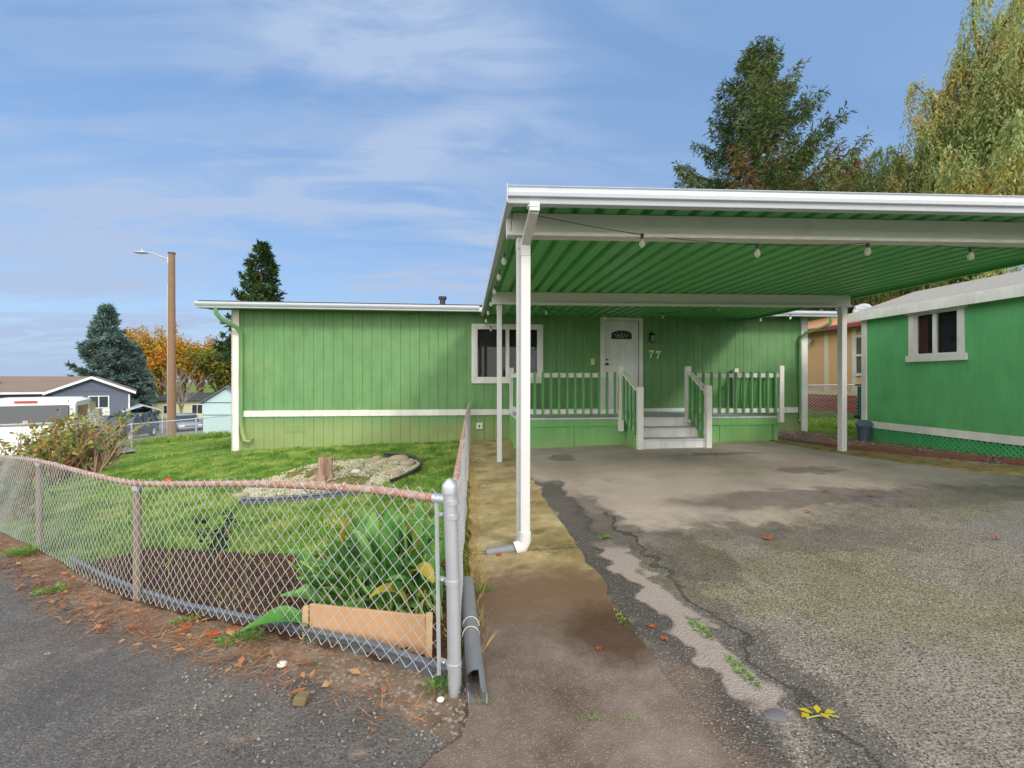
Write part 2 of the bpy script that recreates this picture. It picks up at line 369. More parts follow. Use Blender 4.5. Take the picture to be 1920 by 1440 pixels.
def mat_verge():
    m = Mat('verge_dirt', .95, 0, .2)
    c = m.ramp(m.noise(6, 6, .8), [(.3, '#54473c'), (.5, '#776758'), (.7, '#948372')])
    cc = m.xyz(m.vor(70, out='Color'))
    c = m.mix(m.mr(cc[0], .8, .95, 0, .7), c, '#a59c8f')
    c = m.mix(m.mr(m.noise(2.2, 5, .7), .55, .7, 0, .6), c, '#7d5a3c')
    m.col(c); m.bump(m.noise(50, 4, .8), .8, .015); M['verge_dirt'] = m.m
mat_verge()
for f_ in (mat_soilgrass, mat_lawn, mat_mulch, mat_street, mat_drive, mat_walk, mat_kerb, mat_sidegravel, mat_gravelbed, mat_farroad): f_()
def mat_stump():
    m = Mat('stump_wood', .9, 0, .2)
    c = m.ramp(m.noise(9, 6, .7, m.vec((1, 1, .18))), [(.3, '#5c4638'), (.5, '#9d8270'), (.7, '#c4ae9c')])
    m.col(c); m.bump(m.noise(18, 5, .7, m.vec((1, 1, .12))), 1, .03); M['stump_wood'] = m.m
mat_stump()
def mat_brick():
    m = Mat('skirt_brick', .9, 0, .2)
    t = m.new('ShaderNodeTexBrick'); v = m.vec((1,1,1), rot=(R(90), 0, R(90))); m.l.new(v, t.inputs[0])
    t.inputs['Color1'].default_value = lin('#a04a42'); t.inputs['Color2'].default_value = lin('#b35b50'); t.inputs['Mortar'].default_value = lin('#7c3a36')
    t.inputs['Scale'].default_value = 2.2; t.inputs['Mortar Size'].default_value = .03
    m.col(t.outputs[0]); M['skirt_brick'] = m.m
mat_brick()
# ------------------------------------------------------------------ geometry helpers
WLOC = {}
def tag(o, label=None, cat=None, group=None, kind=None):
    if label: o['label'] = label
    if cat: o['category'] = cat
    if group: o['group'] = group
    if kind: o['kind'] = kind
    return o
def thing(name, label, cat, loc=(0, 0, 0), rz=0, group=None):
    o = bpy.data.objects.new(name, None); COL.objects.link(o); o.location = loc; o.rotation_euler = (0, 0, rz)
    o.empty_display_size = .2
    WLOC[o.name] = Vector(loc)
    return tag(o, label, cat, group)
def link_mesh(name, me, mats, parent=None, local=False, smooth=False, label=None):
    for m in (mats if isinstance(mats, (list, tuple)) else [mats]): me.materials.append(M[m])
    o = bpy.data.objects.new(name, me); COL.objects.link(o)
    if parent is not None:
        o.parent = parent; WLOC[o.name] = WLOC[parent.name]
        if not local: me.transform(Matrix.Translation(-WLOC[parent.name]))
    else: WLOC[o.name] = Vector((0, 0, 0))
    if smooth:
        me.polygons.foreach_set('use_smooth', [True] * len(me.polygons))
    if label: o['label'] = label
    return o
class MB:
    def __init__(s): s.v = []; s.f = []
    def add(s, vs, fs):
        k = len(s.v); s.v += [tuple(p) for p in vs]; s.f += [tuple(i + k for i in f) for f in fs]; return s
    def box(s, c, d, rz=0, rot=None):
        m = Matrix.Translation(c) @ (rot if rot is not None else Matrix.Rotation(rz, 4, 'Z'))
        x, y, z = d[0] / 2, d[1] / 2, d[2] / 2
        vs = [m @ Vector(p) for p in ((-x,-y,-z),(x,-y,-z),(x,y,-z),(-x,y,-z),(-x,-y,z),(x,-y,z),(x,y,z),(-x,y,z))]
        return s.add(vs, ((0,3,2,1),(4,5,6,7),(0,1,5,4),(1,2,6,5),(2,3,7,6),(3,0,4,7)))
    def bb(s, x0, x1, y0, y1, z0, z1): return s.box(((x0+x1)/2, (y0+y1)/2, (z0+z1)/2), (abs(x1-x0), abs(y1-y0), abs(z1-z0)))
    def bar(s, a, b, w, h, up=(0, 0, 1)):
        "rectangular bar from a to b; w across, h along up"
        a, b = Vector(a), Vector(b); d = (b - a); L = d.length; d.normalize()
        sd = d.cross(Vector(up)).normalized(); u = sd.cross(d).normalized()
        m = Matrix((sd, d, u)).transposed().to_4x4()
        return s.box((a + b) / 2, (w, L, h), rot=m)
    def tube(s, pts, r, n=8, cap=True, flat=1):
        pts = [Vector(p) for p in pts]; k = len(pts); rs = r if isinstance(r, (list, tuple)) else [r] * k
        base = len(s.v); u = None; ring = []
        for i, p in enumerate(pts):
            d = (pts[min(i+1, k-1)] - pts[max(i-1, 0)]).normalized()
            if u is None: u = d.orthogonal().normalized()
            else:
                u = (u - d * u.dot(d))
                u = u.normalized() if u.length > 1e-6 else d.orthogonal().normalized()
            w = d.cross(u)
            ring += [p + (u * math.cos(2*PI*j/n) + w * math.sin(2*PI*j/n) * flat) * rs[i] for j in range(n)]
        fs = [(i*n+j, i*n+(j+1) % n, (i+1)*n+(j+1) % n, (i+1)*n+j) for i in range(k-1) for j in range(n)]
        if cap: fs += [tuple(range(n-1, -1, -1)), tuple((k-1)*n + j for j in range(n))]
        return s.add(ring, fs)
    def prism(s, poly, d):
        "poly: list of 3d points (planar, ccw seen from -d); d: extrusion vector"
        d = Vector(d); n = len(poly); vs = [Vector(p) for p in poly] + [Vector(p) + d for p in poly]
        fs = [tuple(range(n)), tuple(range(2*n-1, n-1, -1))] + [(i, i+n, (i+1) % n + n, (i+1) % n) for i in range(n)]
        return s.add(vs, fs)
    def sphere(s, c, r, n=10, m_=6, sc=(1,1,1)):
        vs = [Vector(c) + Vector((0, 0, r*sc[2]))]; fs = []
        for i in range(1, m_):
            a = PI * i / m_
            vs += [Vector(c) + Vector((r*sc[0]*math.sin(a)*math.cos(2*PI*j/n), r*sc[1]*math.sin(a)*math.sin(2*PI*j/n), r*sc[2]*math.cos(a))) for j in range(n)]
        vs.append(Vector(c) - Vector((0, 0, r*sc[2])))
        for j in range(n): fs.append((0, 1+j, 1+(j+1) % n))
        for i in range(m_-2):
            for j in range(n):
                a = 1 + i*n; fs.append((a+j, a+n+j, a+n+(j+1) % n, a+(j+1) % n))
        a = 1 + (m_-2)*n
        for j in range(n): fs.append((a+j, len(vs)-1, a+(j+1) % n))
        return s.add(vs, fs)
    def build(s, name, mat, parent=None, local=False, smooth=False, bevel=0, label=None):
        me = bpy.data.meshes.new(name); me.from_pydata(s.v, [], s.f)
        bm = bmesh.new(); bm.from_mesh(me); bmesh.ops.recalc_face_normals(bm, faces=bm.faces); bm.to_mesh(me); bm.free()
        o = link_mesh(name, me, mat, parent, local, smooth, label)
        if smooth: 
            me.set_sharp_from_angle(angle=R(40))
        if bevel:
            b = o.modifiers.new('bevel', 'BEVEL'); b.width = bevel; b.segments = 2; b.limit_method = 'ANGLE'; b.angle_limit = R(40)
        return o
def np_mesh(name, V, F, mat, parent=None, smooth=False):
    me = bpy.data.meshes.new(name); k = F.shape[1]
    me.vertices.add(len(V)); me.vertices.foreach_set('co', V.astype(np.float32).ravel())
    me.loops.add(F.size); me.loops.foreach_set('vertex_index', F.astype(np.int32).ravel())
    me.polygons.add(len(F)); me.polygons.foreach_set('loop_start', (np.arange(len(F)) * k).astype(np.int32))
    me.polygons.foreach_set('loop_total', np.full(len(F), k, np.int32))
    me.update(calc_edges=True); me.validate()
    return link_mesh(name, me, mat, parent, False, smooth)
def unit(a): return a / np.maximum(np.linalg.norm(a, axis=-1, keepdims=True), 1e-9)
def leafquads(P, D, L, W, N=None, cup=0.0):
    "diamond leaves: P base, D unit direction, L length, W width (arrays)"
    n = len(P); D = unit(D)
    if N is None: N = NR.normal(size=(n, 3))
    S = unit(np.cross(D, N)); Nn = np.cross(S, D)
    L = np.broadcast_to(L, (n,))[:, None]; W = np.broadcast_to(W, (n,))[:, None]
    V = np.stack([P, P + D*L*.45 + S*W*.5 + Nn*W*cup, P + D*L, P + D*L*.45 - S*W*.5 + Nn*W*cup], 1).reshape(-1, 3)
    F = np.arange(4*n).reshape(-1, 4)
    return V, F
def inpoly(x, y, poly):
    ins = np.zeros(x.shape, bool); n = len(poly); j = n - 1
    for i in range(n):
        xi, yi = poly[i][0], poly[i][1]; xj, yj = poly[j][0], poly[j][1]
        c = ((yi > y) != (yj > y)) & (x < (xj - xi) * (y - yi) / ((yj - yi) or 1e-9) + xi)
        ins ^= c; j = i
    return ins
def densify(poly, step, jit=0):
    out = []; n = len(poly); rr = random.Random(3)
    for i in range(n):
        a, b = Vector(poly[i][:2]), Vector(poly[(i+1) % n][:2]); L = (b - a).length; k = max(1, int(L / step))
        nrm = Vector((-(b-a).y, (b-a).x)).normalized() if L > 0 else Vector((0, 0))
        for j in range(k):
            p = a.lerp(b, j / k)
            if jit and j: p = p + nrm * rr.uniform(-jit, jit)
            out.append((p.x, p.y))
    return out
def sheet(name, poly, dz, step, mat, kind='structure', jit=0, bumpf=None, thick=0):
    pl = densify(poly, step, jit)
    xs = [p[0] for p in pl]; ys = [p[1] for p in pl]
    gx, gy = np.meshgrid(np.arange(min(xs) + step/2, max(xs), step), np.arange(min(ys) + step/2, max(ys), step))
    gx = gx.ravel(); gy = gy.ravel(); ok = inpoly(gx, gy, pl)
    pts = [Vector(p) for p in pl] + [Vector((a, b)) for a, b in zip(gx[ok], gy[ok])]
    n = len(pl)
    vs, es, fs, *_ = delaunay_2d_cdt(pts, [], [list(range(n))], 1, 1e-5)
    x = np.array([v.x for v in vs]); y = np.array([v.y for v in vs]); z = G(x, y) + dz
    if bumpf is not None: z = z + bumpf(x, y)
    V = np.stack([x, y, z], 1); me = bpy.data.meshes.new(name)
    V = V.tolist(); F = [tuple(f) for f in fs]
    if thick:
        from collections import Counter
        cnt = Counter(); 
        for f in F:
            for i in range(len(f)): cnt[frozenset((f[i], f[(i+1) % len(f)]))] += 1
        F2 = []
        mp = {}
        for f in F:
            for i in range(len(f)):
                a, b = f[i], f[(i+1) % len(f)]
                if cnt[frozenset((a, b))] == 1:
                    for q in (a, b):
                        if q not in mp: mp[q] = len(V); V.append([V[q][0], V[q][1], V[q][2] - thick])
                    F2.append((b, a, mp[a], mp[b]))
        F = F + F2
    me.from_pydata(V, [], F)
    me.polygons.foreach_set('use_smooth', [True] * len(me.polygons))
    me.set_sharp_from_angle(angle=R(40))
    o = link_mesh(name, me, mat)
    return tag(o, kind=kind)
def offset_line(pts, d):
    "offset polyline to the left by d"
    out = []
    for i, p in enumerate(pts):
        a = Vector(pts[max(i-1, 0)][:2]); b = Vector(pts[min(i+1, len(pts)-1)][:2]); t = (b - a).normalized()
        out.append((p[0] - t.y * d, p[1] + t.x * d))
    return out
# ------------------------------------------------------------------ ground
FENCE = [(-.066, 2.09), (-2.49, 3.61), (-4.33, 4.98), (-6.6, 6.75), (-9.0, 8.7)]      # street fence, from the corner post
def big_ground():
    rr = [0]; q = 1.0
    vs = [(0, 8, g(0, 8) - .06)]; fs = []; rings = [1.5*i for i in range(1, 34)] + [55, 62, 72, 85, 100, 130, 170, 230, 330, 500, 900]
    n = 96
    for r in rings:
        a = np.arange(n) * 2 * PI / n; x = r * np.cos(a); y = 8 + r * np.sin(a); z = G(x, y) - .06
        vs += list(zip(x.tolist(), y.tolist(), z.tolist()))
    fs = [(0, 1+j, 1+(j+1) % n) for j in range(n)]
    for i in range(len(rings)-1):
        a = 1 + i*n; fs += [(a+j, a+n+j, a+n+(j+1) % n, a+(j+1) % n) for j in range(n)]
    me = bpy.data.meshes.new('ground'); me.from_pydata(vs, [], fs)
    me.polygons.foreach_set('use_smooth', [True] * len(me.polygons))
    tag(link_mesh('ground', me, 'ground_grass'), kind='structure')
big_ground()
fo = offset_line(FENCE, .02)     # FENCE runs right->left; left of it = street side (towards camera)?
# street in front of the fence
sl = [(p[0], p[1]) for p in FENCE]
street_poly = [(9.5, 1.15), (1.4, 1.35), (1.0, 1.6), (.3, 1.6), (-.0, 1.75), (-.35, 2.02)] + [(-1.2, 2.6), (-2.5, 3.36), (-3.6, 4.22), (-4.7, 5.0), (-6.6, 6.4), (-9.4, 8.5), (-12.5, 11.0),
               (-17, 16.5), (-22, 9), (-16, 0), (-14, -8), (12, -8)]
sheet('street', street_poly, -.004, .3, 'street_asphalt', jit=.05)
tag(sheet('verge', [(.95, 1.98), (.95, 1.5), (.3, 1.45), (-.4, 1.65), (-2.5, 2.6), (-4.0, 3.7), (-6.0, 5.2), (-9.3, 7.9), (-8.95, 8.8), (-6.5, 6.87), (-4.25, 5.1), (-2.43, 3.73), (-.04, 2.22), (.05, 2.6), (.9, 2.6)], -.012, .12, 'verge_dirt', jit=.02), kind='structure')
sheet('driveway', [(.84, 1.6), (2.5, 1.0), (9.5, .8), (9.5, 1.2), (8.2, 3.4), (6.62, 5.3), (6.25, 6.3), (6.12, 7.3), (6.05, 9.2), (.84, 9.2)], .006, .2, 'driveway_asphalt', jit=.02)
sheet('walkway', [(-.02, 1.8), (-.3, 1.55), (-.6, 1.2), (-.7, .6), (1.2, .6), (1.08, 1.2), (.97, 1.7), (.93, 2.5), (.92, 3.5), (.90, 5), (.90, 9.2), (.92, 10.05), (.02, 10.05), (.03, 6), (.03, 3.4)], .014, .12, 'walk_concrete', jit=.03)
lawn_poly = [(-.0, 10.08), (-.03, 8), (-.045, 2.16), (-1.2, 2.85), (-2.49, 3.65), (-4.33, 5.02), (-6.6, 6.8), (-7.2, 8.5), (-8.8, 12), (-12.5, 18.5), (-15.7, 22.6), (-11.0, 23), (-4.9, 23.5), (-4.92, 10.1)]
sheet('lawn', lawn_poly, .0, .25, 'lawn_soil')
bed_poly = [(-.05, 2.15), (-1.2, 2.83), (-2.49, 3.64), (-3.5, 4.42), (-3.0, 4.75), (-2.0, 4.35), (-1.1, 4.0), (-.55, 3.9), (-.06, 3.6)]
sheet('planting_bed', bed_poly, .008, .1, 'mulch', jit=.04)
# leaf and gravel bed beside the shed, mossy kerb strip
sheet('side_bed', [(6.35, 10.0), (6.3, 8.9), (6.5, 7.1), (7.15, 5.4), (8.3, 3.6), (9.5, 1.4), (10, 2.5), (8.2, 5.4), (7.85, 8.3), (7.9, 10), (8.4, 11), (7.4, 11)], .006, .2, 'side_gravel')
sheet('kerb_strip', [(6.02, 9.2), (6.12, 7.3), (6.25, 6.3), (6.62, 5.3), (8.2, 3.4), (9.5, 1.2), (9.8, 1.7), (8.75, 3.3), (7.1, 5.35), (6.62, 6.5), (6.42, 7.4), (6.3, 9.2)], .03, .15, 'kerb_moss', jit=.015, thick=.05,
      bumpf=lambda x, y: .008 * np.sin(x * 9 + y * 5) * np.cos(y * 13))
ring = [(-2.0 + 1.2 * math.cos(a) + .1 * math.sin(3*a), 7.3 + 1.28 * math.sin(a) + .1 * math.cos(2*a)) for a in [2*PI*i/26 for i in range(26)]]
sheet('gravel_patch', ring, .012, .15, 'gravel_bed', jit=.03)
# street and drives far to the left
sheet('far_road', [(-17, 16.6), (-12.6, 18.8), (-16.4, 23.4), (-11, 24.2), (-6, 24.6), (-8, 45), (-20, 58), (-40, 60), (-50, 40), (-34, 22), (-22, 12)], .0, 1.0, 'far_road')
# ------------------------------------------------------------------ grass and loose ground stuff
def scatter(poly, n, seed=1):
    r = np.random.default_rng(seed)
    xs = [p[0] for p in poly]; ys = [p[1] for p in poly]; X = []; Y = []; tot = 0
    while tot < n:
        x = r.uniform(min(xs), max(xs), n); y = r.uniform(min(ys), max(ys), n); ok = inpoly(x, y, poly)
        X.append(x[ok]); Y.append(y[ok]); tot += ok.sum()
    return np.concatenate(X)[:n], np.concatenate(Y)[:n]
def vnoise(x, y, s, seed=0):
    "cheap smooth noise for density"
    r = np.random.default_rng(seed); z = 0
    for k in range(6):
        a = r.uniform(0, 2*PI); f = s * r.uniform(.6, 2.2); p = r.uniform(0, 6.3)
        z = z + np.sin((x*math.cos(a) + y*math.sin(a)) * f + p)
    return z / 6
def blades(name, x, y, hmin, hmax, w, mat, lean=.5, label=None, cat=None, dz=0, zoff=None):
    n = len(x); z = G(x, y) + dz
    h = NR.uniform(hmin, hmax, n); D = np.stack([NR.normal(0, lean, n), NR.normal(0, lean, n), np.ones(n)], 1)
    V, F = leafquads(np.stack([x, y, z], 1), D, h, np.full(n, w) * NR.uniform(.7, 1.3, n))
    o = np_mesh(name, V, F, mat)
    return tag(o, label, cat, kind='stuff')
def lawn_grass():
    near = [(-.06, 10.05), (-.08, 2.3), (-1.2, 2.95), (-2.5, 3.75), (-4.33, 5.1), (-6.4, 6.8), (-7.0, 8.5), (-8.5, 11.5), (-4.95, 12), (-4.9, 10.05)]
    cx, cy = scatter(near, 11500, 5); k = 24; lean_ = np.repeat(NR.normal(0, .55, (len(cx), 2)), k, 0); hs = np.repeat(NR.uniform(.6, 1.45, len(cx)), k)
    x = np.repeat(cx, k) + NR.normal(0, .035, len(cx)*k); y = np.repeat(cy, k) + NR.normal(0, .035, len(cx)*k)
    ok = ~inpoly(x, y, ring) | (NR.random(len(x)) < .22)
    inb = inpoly(x, y, bed_poly); ok &= (~inb) | (NR.random(len(x)) < .05)
    d = vnoise(x, y, 3.2, 4) + .5 * vnoise(x, y, 8, 9)
    ok &= (d > -.42) | (NR.random(len(x)) < .25)
    ok &= (y < 10.06) & (x < -.07)
    x, y, lean_, hs = x[ok], y[ok], lean_[ok], hs[ok]
    far = [(-7, 8.5), (-8.5, 11.5), (-4.95, 11.5), (-4.95, 23), (-10.8, 22.9), (-15.2, 22.4), (-12.3, 18.5), (-8.9, 12)]
    x2, y2 = scatter(far, 60000, 6)
    n = len(x); z = G(x, y); t = (1 + .35 * vnoise(x, y, 5, 2)) * hs
    D = np.stack([lean_[:, 0] + NR.normal(0, .35, n), lean_[:, 1] + NR.normal(0, .35, n), np.ones(n)], 1)
    V1, F1 = leafquads(np.stack([x, y, z], 1), D, NR.uniform(.025, .06, n) * t, NR.uniform(.005, .010, n))
    n2 = len(x2); D2 = np.stack([NR.normal(0, .5, n2), NR.normal(0, .5, n2), np.ones(n2)], 1)
    V2, F2 = leafquads(np.stack([x2, y2, G(x2, y2)], 1), D2, NR.uniform(.04, .09, n2), NR.uniform(.012, .022, n2))
    o = np_mesh('grass', np.concatenate([V1, V2]), np.concatenate([F1, F2 + len(V1)]), 'grass_blade')
    tag(o, 'short green lawn grass in front of the green house', 'grass', kind='stuff')
lawn_grass()
rp = [(8.6, 10.3), (8.6, 12.6), (13, 16), (16, 14), (12, 9.5), (9.2, 8.6)]
x, y = scatter(rp, 26000, 8)
t_ = np.clip((y - 11.4) / 1.5, .25, 1)
blades('side_grass', x, y, .05, .16, .014, 'grass_blade', .35, 'green grass between the house corner and the peach house', 'grass')
def lumps(x, y, s0, s1, mat, name, label, cat, dz=0, seed=1, flat=.6, hz=0):
    "little faceted stones"
    r = np.random.default_rng(seed); n = len(x)
    base = np.array([(1,0,0),(.4,.9,0),(-.6,.75,0),(-1,-.1,0),(-.35,-.9,0),(.6,-.75,0),(.1,.1,1),(0,0,-1)], float)
    F0 = np.array([(0,1,6),(1,2,6),(2,3,6),(3,4,6),(4,5,6),(5,0,6),(1,0,7),(2,1,7),(3,2,7),(4,3,7),(5,4,7),(0,5,7)])
    s = r.uniform(s0, s1, n); a = r.uniform(0, 2*PI, n)
    V = base[None] * (1 + r.uniform(-.25, .25, (n, 8, 3)))
    c, sn = np.cos(a)[:, None], np.sin(a)[:, None]
    X = (V[..., 0]*c - V[..., 1]*sn*.75) * s[:, None]; Y = (V[..., 0]*sn + V[..., 1]*c*.75) * s[:, None]; Z = V[..., 2] * s[:, None] * flat
    z = G(x, y) + dz + r.uniform(0, 1, n) * hz
    V = np.stack([X + x[:, None], Y + y[:, None], Z + z[:, None]], -1).reshape(-1, 3)
    F = (F0[None] + 8 * np.arange(n)[:, None, None]).reshape(-1, 3)
    return tag(np_mesh(name, V, F, mat, smooth=False), label, cat, kind='stuff')
x, y = scatter(ring, 11000, 12)
dd = vnoise(x, y, 3, 33) + .6*vnoise(x, y, 9, 34); keep = (dd > NR.uniform(-.55, .35, len(x))) & (np.hypot(x + 1.75, y - 6.75) > .35)
lumps(x[keep], y[keep], .012, .032, 'pebble_mix', 'white_pebbles', 'cream white pebbles spread round the tree stump', 'pebbles', .016, 3)
def band_pts(line, n, w0, w1, seed):
    r = np.random.default_rng(seed); P = [Vector(p[:2]) for p in line]
    L = [(P[i+1]-P[i]).length for i in range(len(P)-1)]; tot = sum(L); xs = []; ys = []
    for q in range(n):
        t = r.uniform(0, tot); i = 0
        while i < len(L)-1 and t > L[i]: t -= L[i]; i += 1
        a, b = P[i], P[i+1]; p = a.lerp(b, min(1, t / L[i])); d = (b-a).normalized(); nn = Vector((d.y, -d.x))
        # street side (towards the camera) for positive w
        if nn.y > 0: nn = -nn
        w = r.uniform(w0, w1); p = p + nn * w; xs.append(p.x); ys.append(p.y)
    return np.array(xs), np.array(ys)
def flat_bits(name, x, y, L0, L1, W0, W1, mat, label, cat, dz=.01, tilt=.25):
    n = len(x); z = G(x, y) + dz; a = NR.uniform(0, 2*PI, n)
    D = np.stack([np.cos(a), np.sin(a), NR.normal(0, tilt*.6, n)], 1)
    N = np.stack([NR.normal(0, tilt, n), NR.normal(0, tilt, n), np.ones(n)], 1)
    V, F = leafquads(np.stack([x, y, z + np.abs(NR.normal(0, .006, n))], 1), D, NR.uniform(L0, L1, n), NR.uniform(W0, W1, n), N, .15)
    V[:, 2] = np.maximum(V[:, 2], G(V[:, 0], V[:, 1]) + .008)
    return tag(np_mesh(name, V, F, mat), label, cat, kind='stuff')
FL = FENCE[:4]
x, y = band_pts(FL, 4200, .0, .34, 3); k = (x < -.9) | (NR.random(len(x)) < .3)
flat_bits('needle_litter', x[k], y[k], .06, .16, .0025, .005, 'litter_needle', 'rusty pine needle litter along the foot of the street fence', 'needle litter')
x, y = band_pts(FL, 260, .0, .34, 4); k = (x < -1.1) | (NR.random(len(x)) < .35)
flat_bits('leaf_litter', x[k], y[k], .04, .095, .015, .035, 'litter_leaf', 'small orange and brown fallen leaves along the fence foot', 'leaf litter', .014)
x, y = band_pts([(-.02, 1.9), (-.5, 2.2), (-1.4, 2.72)], 260, .05, .5, 5)
x2, y2 = scatter([(.02, 1.7), (.12, 3.3), (.0, 3.3), (-.04, 2.0)], 160, 6); x3, y3 = scatter([(.3, 1.45), (1.6, 1.2), (1.7, 1.7), (.9, 1.9), (.3, 1.7)], 170, 7)
lumps(np.concatenate([x, x2, x3]), np.concatenate([y, y2, y3]), .003, .011, 'gravel_mix', 'loose_gravel', 'loose grey and tan gravel round the corner fence post', 'gravel', .01, 8)
x, y = scatter(bed_poly, 6000, 13)
flat_bits('mulch_chips', x, y, .015, .05, .006, .014, 'mulch_mix', 'dark brown bark chips covering the bed behind the fence', 'bark chips', .014, .5)
x, y = scatter([(6.45, 9.2), (6.7, 7.1), (7.3, 5.6), (8.6, 3.9), (9.3, 3.6), (8.0, 5.6), (7.8, 8.2), (7.8, 9.6)], 5200, 14)
flat_bits('side_leaf_litter', x, y, .025, .06, .012, .028, 'litter_grey', 'dull brown leaves and gravel at the foot of the green shed', 'leaf litter', .02, .4)
x, y = scatter([(.0, 2.3), (.1, 2.3), (.12, 5), (.05, 9.8), (-.02, 9.8)], 1300, 15)
blades('dry_tuft_grass', x, y, .05, .17, .004, 'dry_grass', .6, 'straw coloured dry grass along the side fence foot', 'dry grass')
# ------------------------------------------------------------------ the green house
Z0 = CAMZ
WY = 10.1
def house():
    T = thing('manufactured_house', 'long single-storey green house with vertical siding and a white belt board', 'house', (1.6, WY, 0))
    x0, x1 = -4.9, 8.05
    win = (.096, 1.70, Z0 - .08, Z0 + 1.24); door = (3.05, 3.99, Z0 - .70, Z0 + 1.355)
    zt = Z0 + 1.66
    # core behind the boards (back, sides) with the openings left dark by an inner room
    m = MB(); yb = WY + 7.4
    # front core strips round the openings
    def strip(a, b, c, d): m.bb(a, b, WY + .02, WY + .12, c, d)
    zb = -.5
    strip(x0, win[0], zb, zt); strip(win[0], win[1], zb, win[2]); strip(win[0], win[1], win[3], zt)
    strip(win[1], door[0], zb, zt); strip(door[0], door[1], zb, door[2]); strip(door[0], door[1], door[3], zt); strip(door[1], x1, zb, zt)
    m.bb(x0, x0 + .1, WY + .122, yb, zb, zt); m.bb(x1 - .1, x1, WY + .122, yb, zb, zt); m.bb(x0 + .102, x1 - .102, yb - .1, yb, zb, zt)
    # grooved siding boards
    pitch = .2032; x = x0
    while x < x1 - .01:
        a, b = x + .003, min(x + pitch - .003, x1)
        segs = [(zb, zt)]
        for (w0, w1, w2, w3) in (win, door):
            if b > w0 and a < w1:
                if a < w0: m.bb(a, w0, WY - .012 , WY + .019, w2, w3)
                if b > w1: m.bb(w1, b, WY - .012, WY + .019, w2, w3)
                segs = [(zb, w2), (w3, zt)]
        for s in segs: m.bb(a, b, WY - .012, WY + .019, s[0], s[1])
        x += pitch
    m.build('wall', 'house_green', T)
    # gables
    yr = WY + 3.7; zr = Z0 + 2.17
    for xx in (x0 + .01, x1 - .09): m = MB(); m.prism([(xx, WY + .1, zt), (xx, yb, zt), (xx, yr, zr - .02)], (.08, 0, 0)); m.build('gable_wall', 'house_green', T)
    # belt board and base
    m = MB(); m.bb(x0 + .13, x1 - .13, WY - .034, WY - .0125, Z0 - .785, Z0 - .655); m.build('belt_board', 'worn_white', T, bevel=.003)
    for cx in (x0 + .045, x1 - .055):
        m = MB(); m.bb(cx - .075, cx + .075, WY - .04, WY - .0125, -.45, zt - .12); m.bb(cx - .075 if cx < 0 else cx + .055, cx - .045 if cx < 0 else cx + .085, WY - .04, WY + .1, -.45, zt - .12)
        m.build('corner_board', 'worn_white', T)
    # roof
    xe0, xe1 = -5.38, 8.5; ye = 9.72; ze = Z0 + 1.60
    m = MB(); th = .05
    m.prism([(xe0, ye - .03, ze), (xe0, yr, zr), (xe0, yr, zr - .07), (xe0, ye - .03, ze - th)], (xe1 - xe0, 0, 0))
    yb2 = yb + .38; m.prism([(xe0, yr + .001, zr), (xe0, yb2, ze), (xe0, yb2, ze - th), (xe0, yr + .001, zr - .07)], (xe1 - xe0, 0, 0))
    rf = m.build('roof', 'shingle_dark', T)
    m = MB()
    m.tube([(-.62, 11.6, Z0 + 1.7), (-.62, 11.6, Z0 + 2.03)], .07, 12); m.tube([(-.62, 11.6, Z0 + 2.035), (-.62, 11.6, Z0 + 2.1)], .105, 12)
    m.build('vent_pipe', 'black_metal', rf, smooth=True)
    # soffit + barge boards
    m = MB(); m.bb(xe0 + .02, xe1 - .02, ye + .02, WY + .02, ze - .13, ze - .10); m.build('soffit', 'house_green', T)
    for xx in (xe0, xe1 - .025):
        m = MB()
        m.prism([(xx, ye, ze - .052), (xx, yr, zr - .072), (xx, yr, zr - .2), (xx, ye, ze - .16)], (.025, 0, 0))
        m.prism([(xx, yr + .002, zr - .072), (xx, yb2, ze - .052), (xx, yb2, ze - .16), (xx, yr + .002, zr - .2)], (.025, 0, 0))
        m.build('barge_board', 'worn_white', T)
    # K gutter (two runs: cut where the carport meets it)
    prof = [(0, 0), (-.075, 0), (-.082, .028), (-.10, .045), (-.118, .075), (-.118, .115), (-.11, .115), (-.108, .08), (0, .08)]
    for a, b in ((xe0 - .03, .26), (6.62, xe1 + .05)):
        m = MB(); m.prism([(a, ye + p[0] - .001, ze - .15 + p[1]) for p in prof], (b - a, 0, 0)); m.build('gutter', 'gutter_metal', T)
    m = MB(); m.bb(.262, 6.618, ye - .02, ye, ze - .15, ze - .052); m.build('fascia_board', 'worn_white', T)
    # windows
    wx0, wx1, wz0, wz1 = win
    m = MB(); t = .10
    y0, y1 = WY - .04, WY - .0125
    m.bb(wx0, wx1, y0, y1, wz1 - .085, wz1); m.bb(wx0, wx1, y0, y1, wz0, wz0 + .11)
    m.bb(wx0, wx0 + t, y0, y1, wz0 + .11, wz1 - .085); m.bb(wx1 - t, wx1, y0, y1, wz0 + .11, wz1 - .085)
    W = m.build('window', 'worn_white', T, bevel=.003)
    ix0, ix1, iz0, iz1 = wx0 + t, wx1 - t, wz0 + .11, wz1 - .085
    m = MB(); f = .032
    m.bb(ix0, ix1, WY - .03, WY + .03, iz0, iz0 + f); m.bb(ix0, ix1, WY - .03, WY + .03, iz1 - f, iz1)
    m.bb(ix0, ix0 + f, WY - .03, WY + .03, iz0 + f, iz1 - f); m.bb(ix1 - f, ix1, WY - .03, WY + .03, iz0 + f, iz1 - f)
    xm = wx0 + .80; m.bb(xm - .04, xm + .04, WY - .034, WY + .03, iz0 + f, iz1 - f)
    m.build('sash', 'white_paint', W, bevel=.002)
    m = MB(); m.bb(ix0 + f, xm - .04, WY + .005, WY + .009, iz0 + f, iz1 - f); m.build('pane', 'window_glass', W)
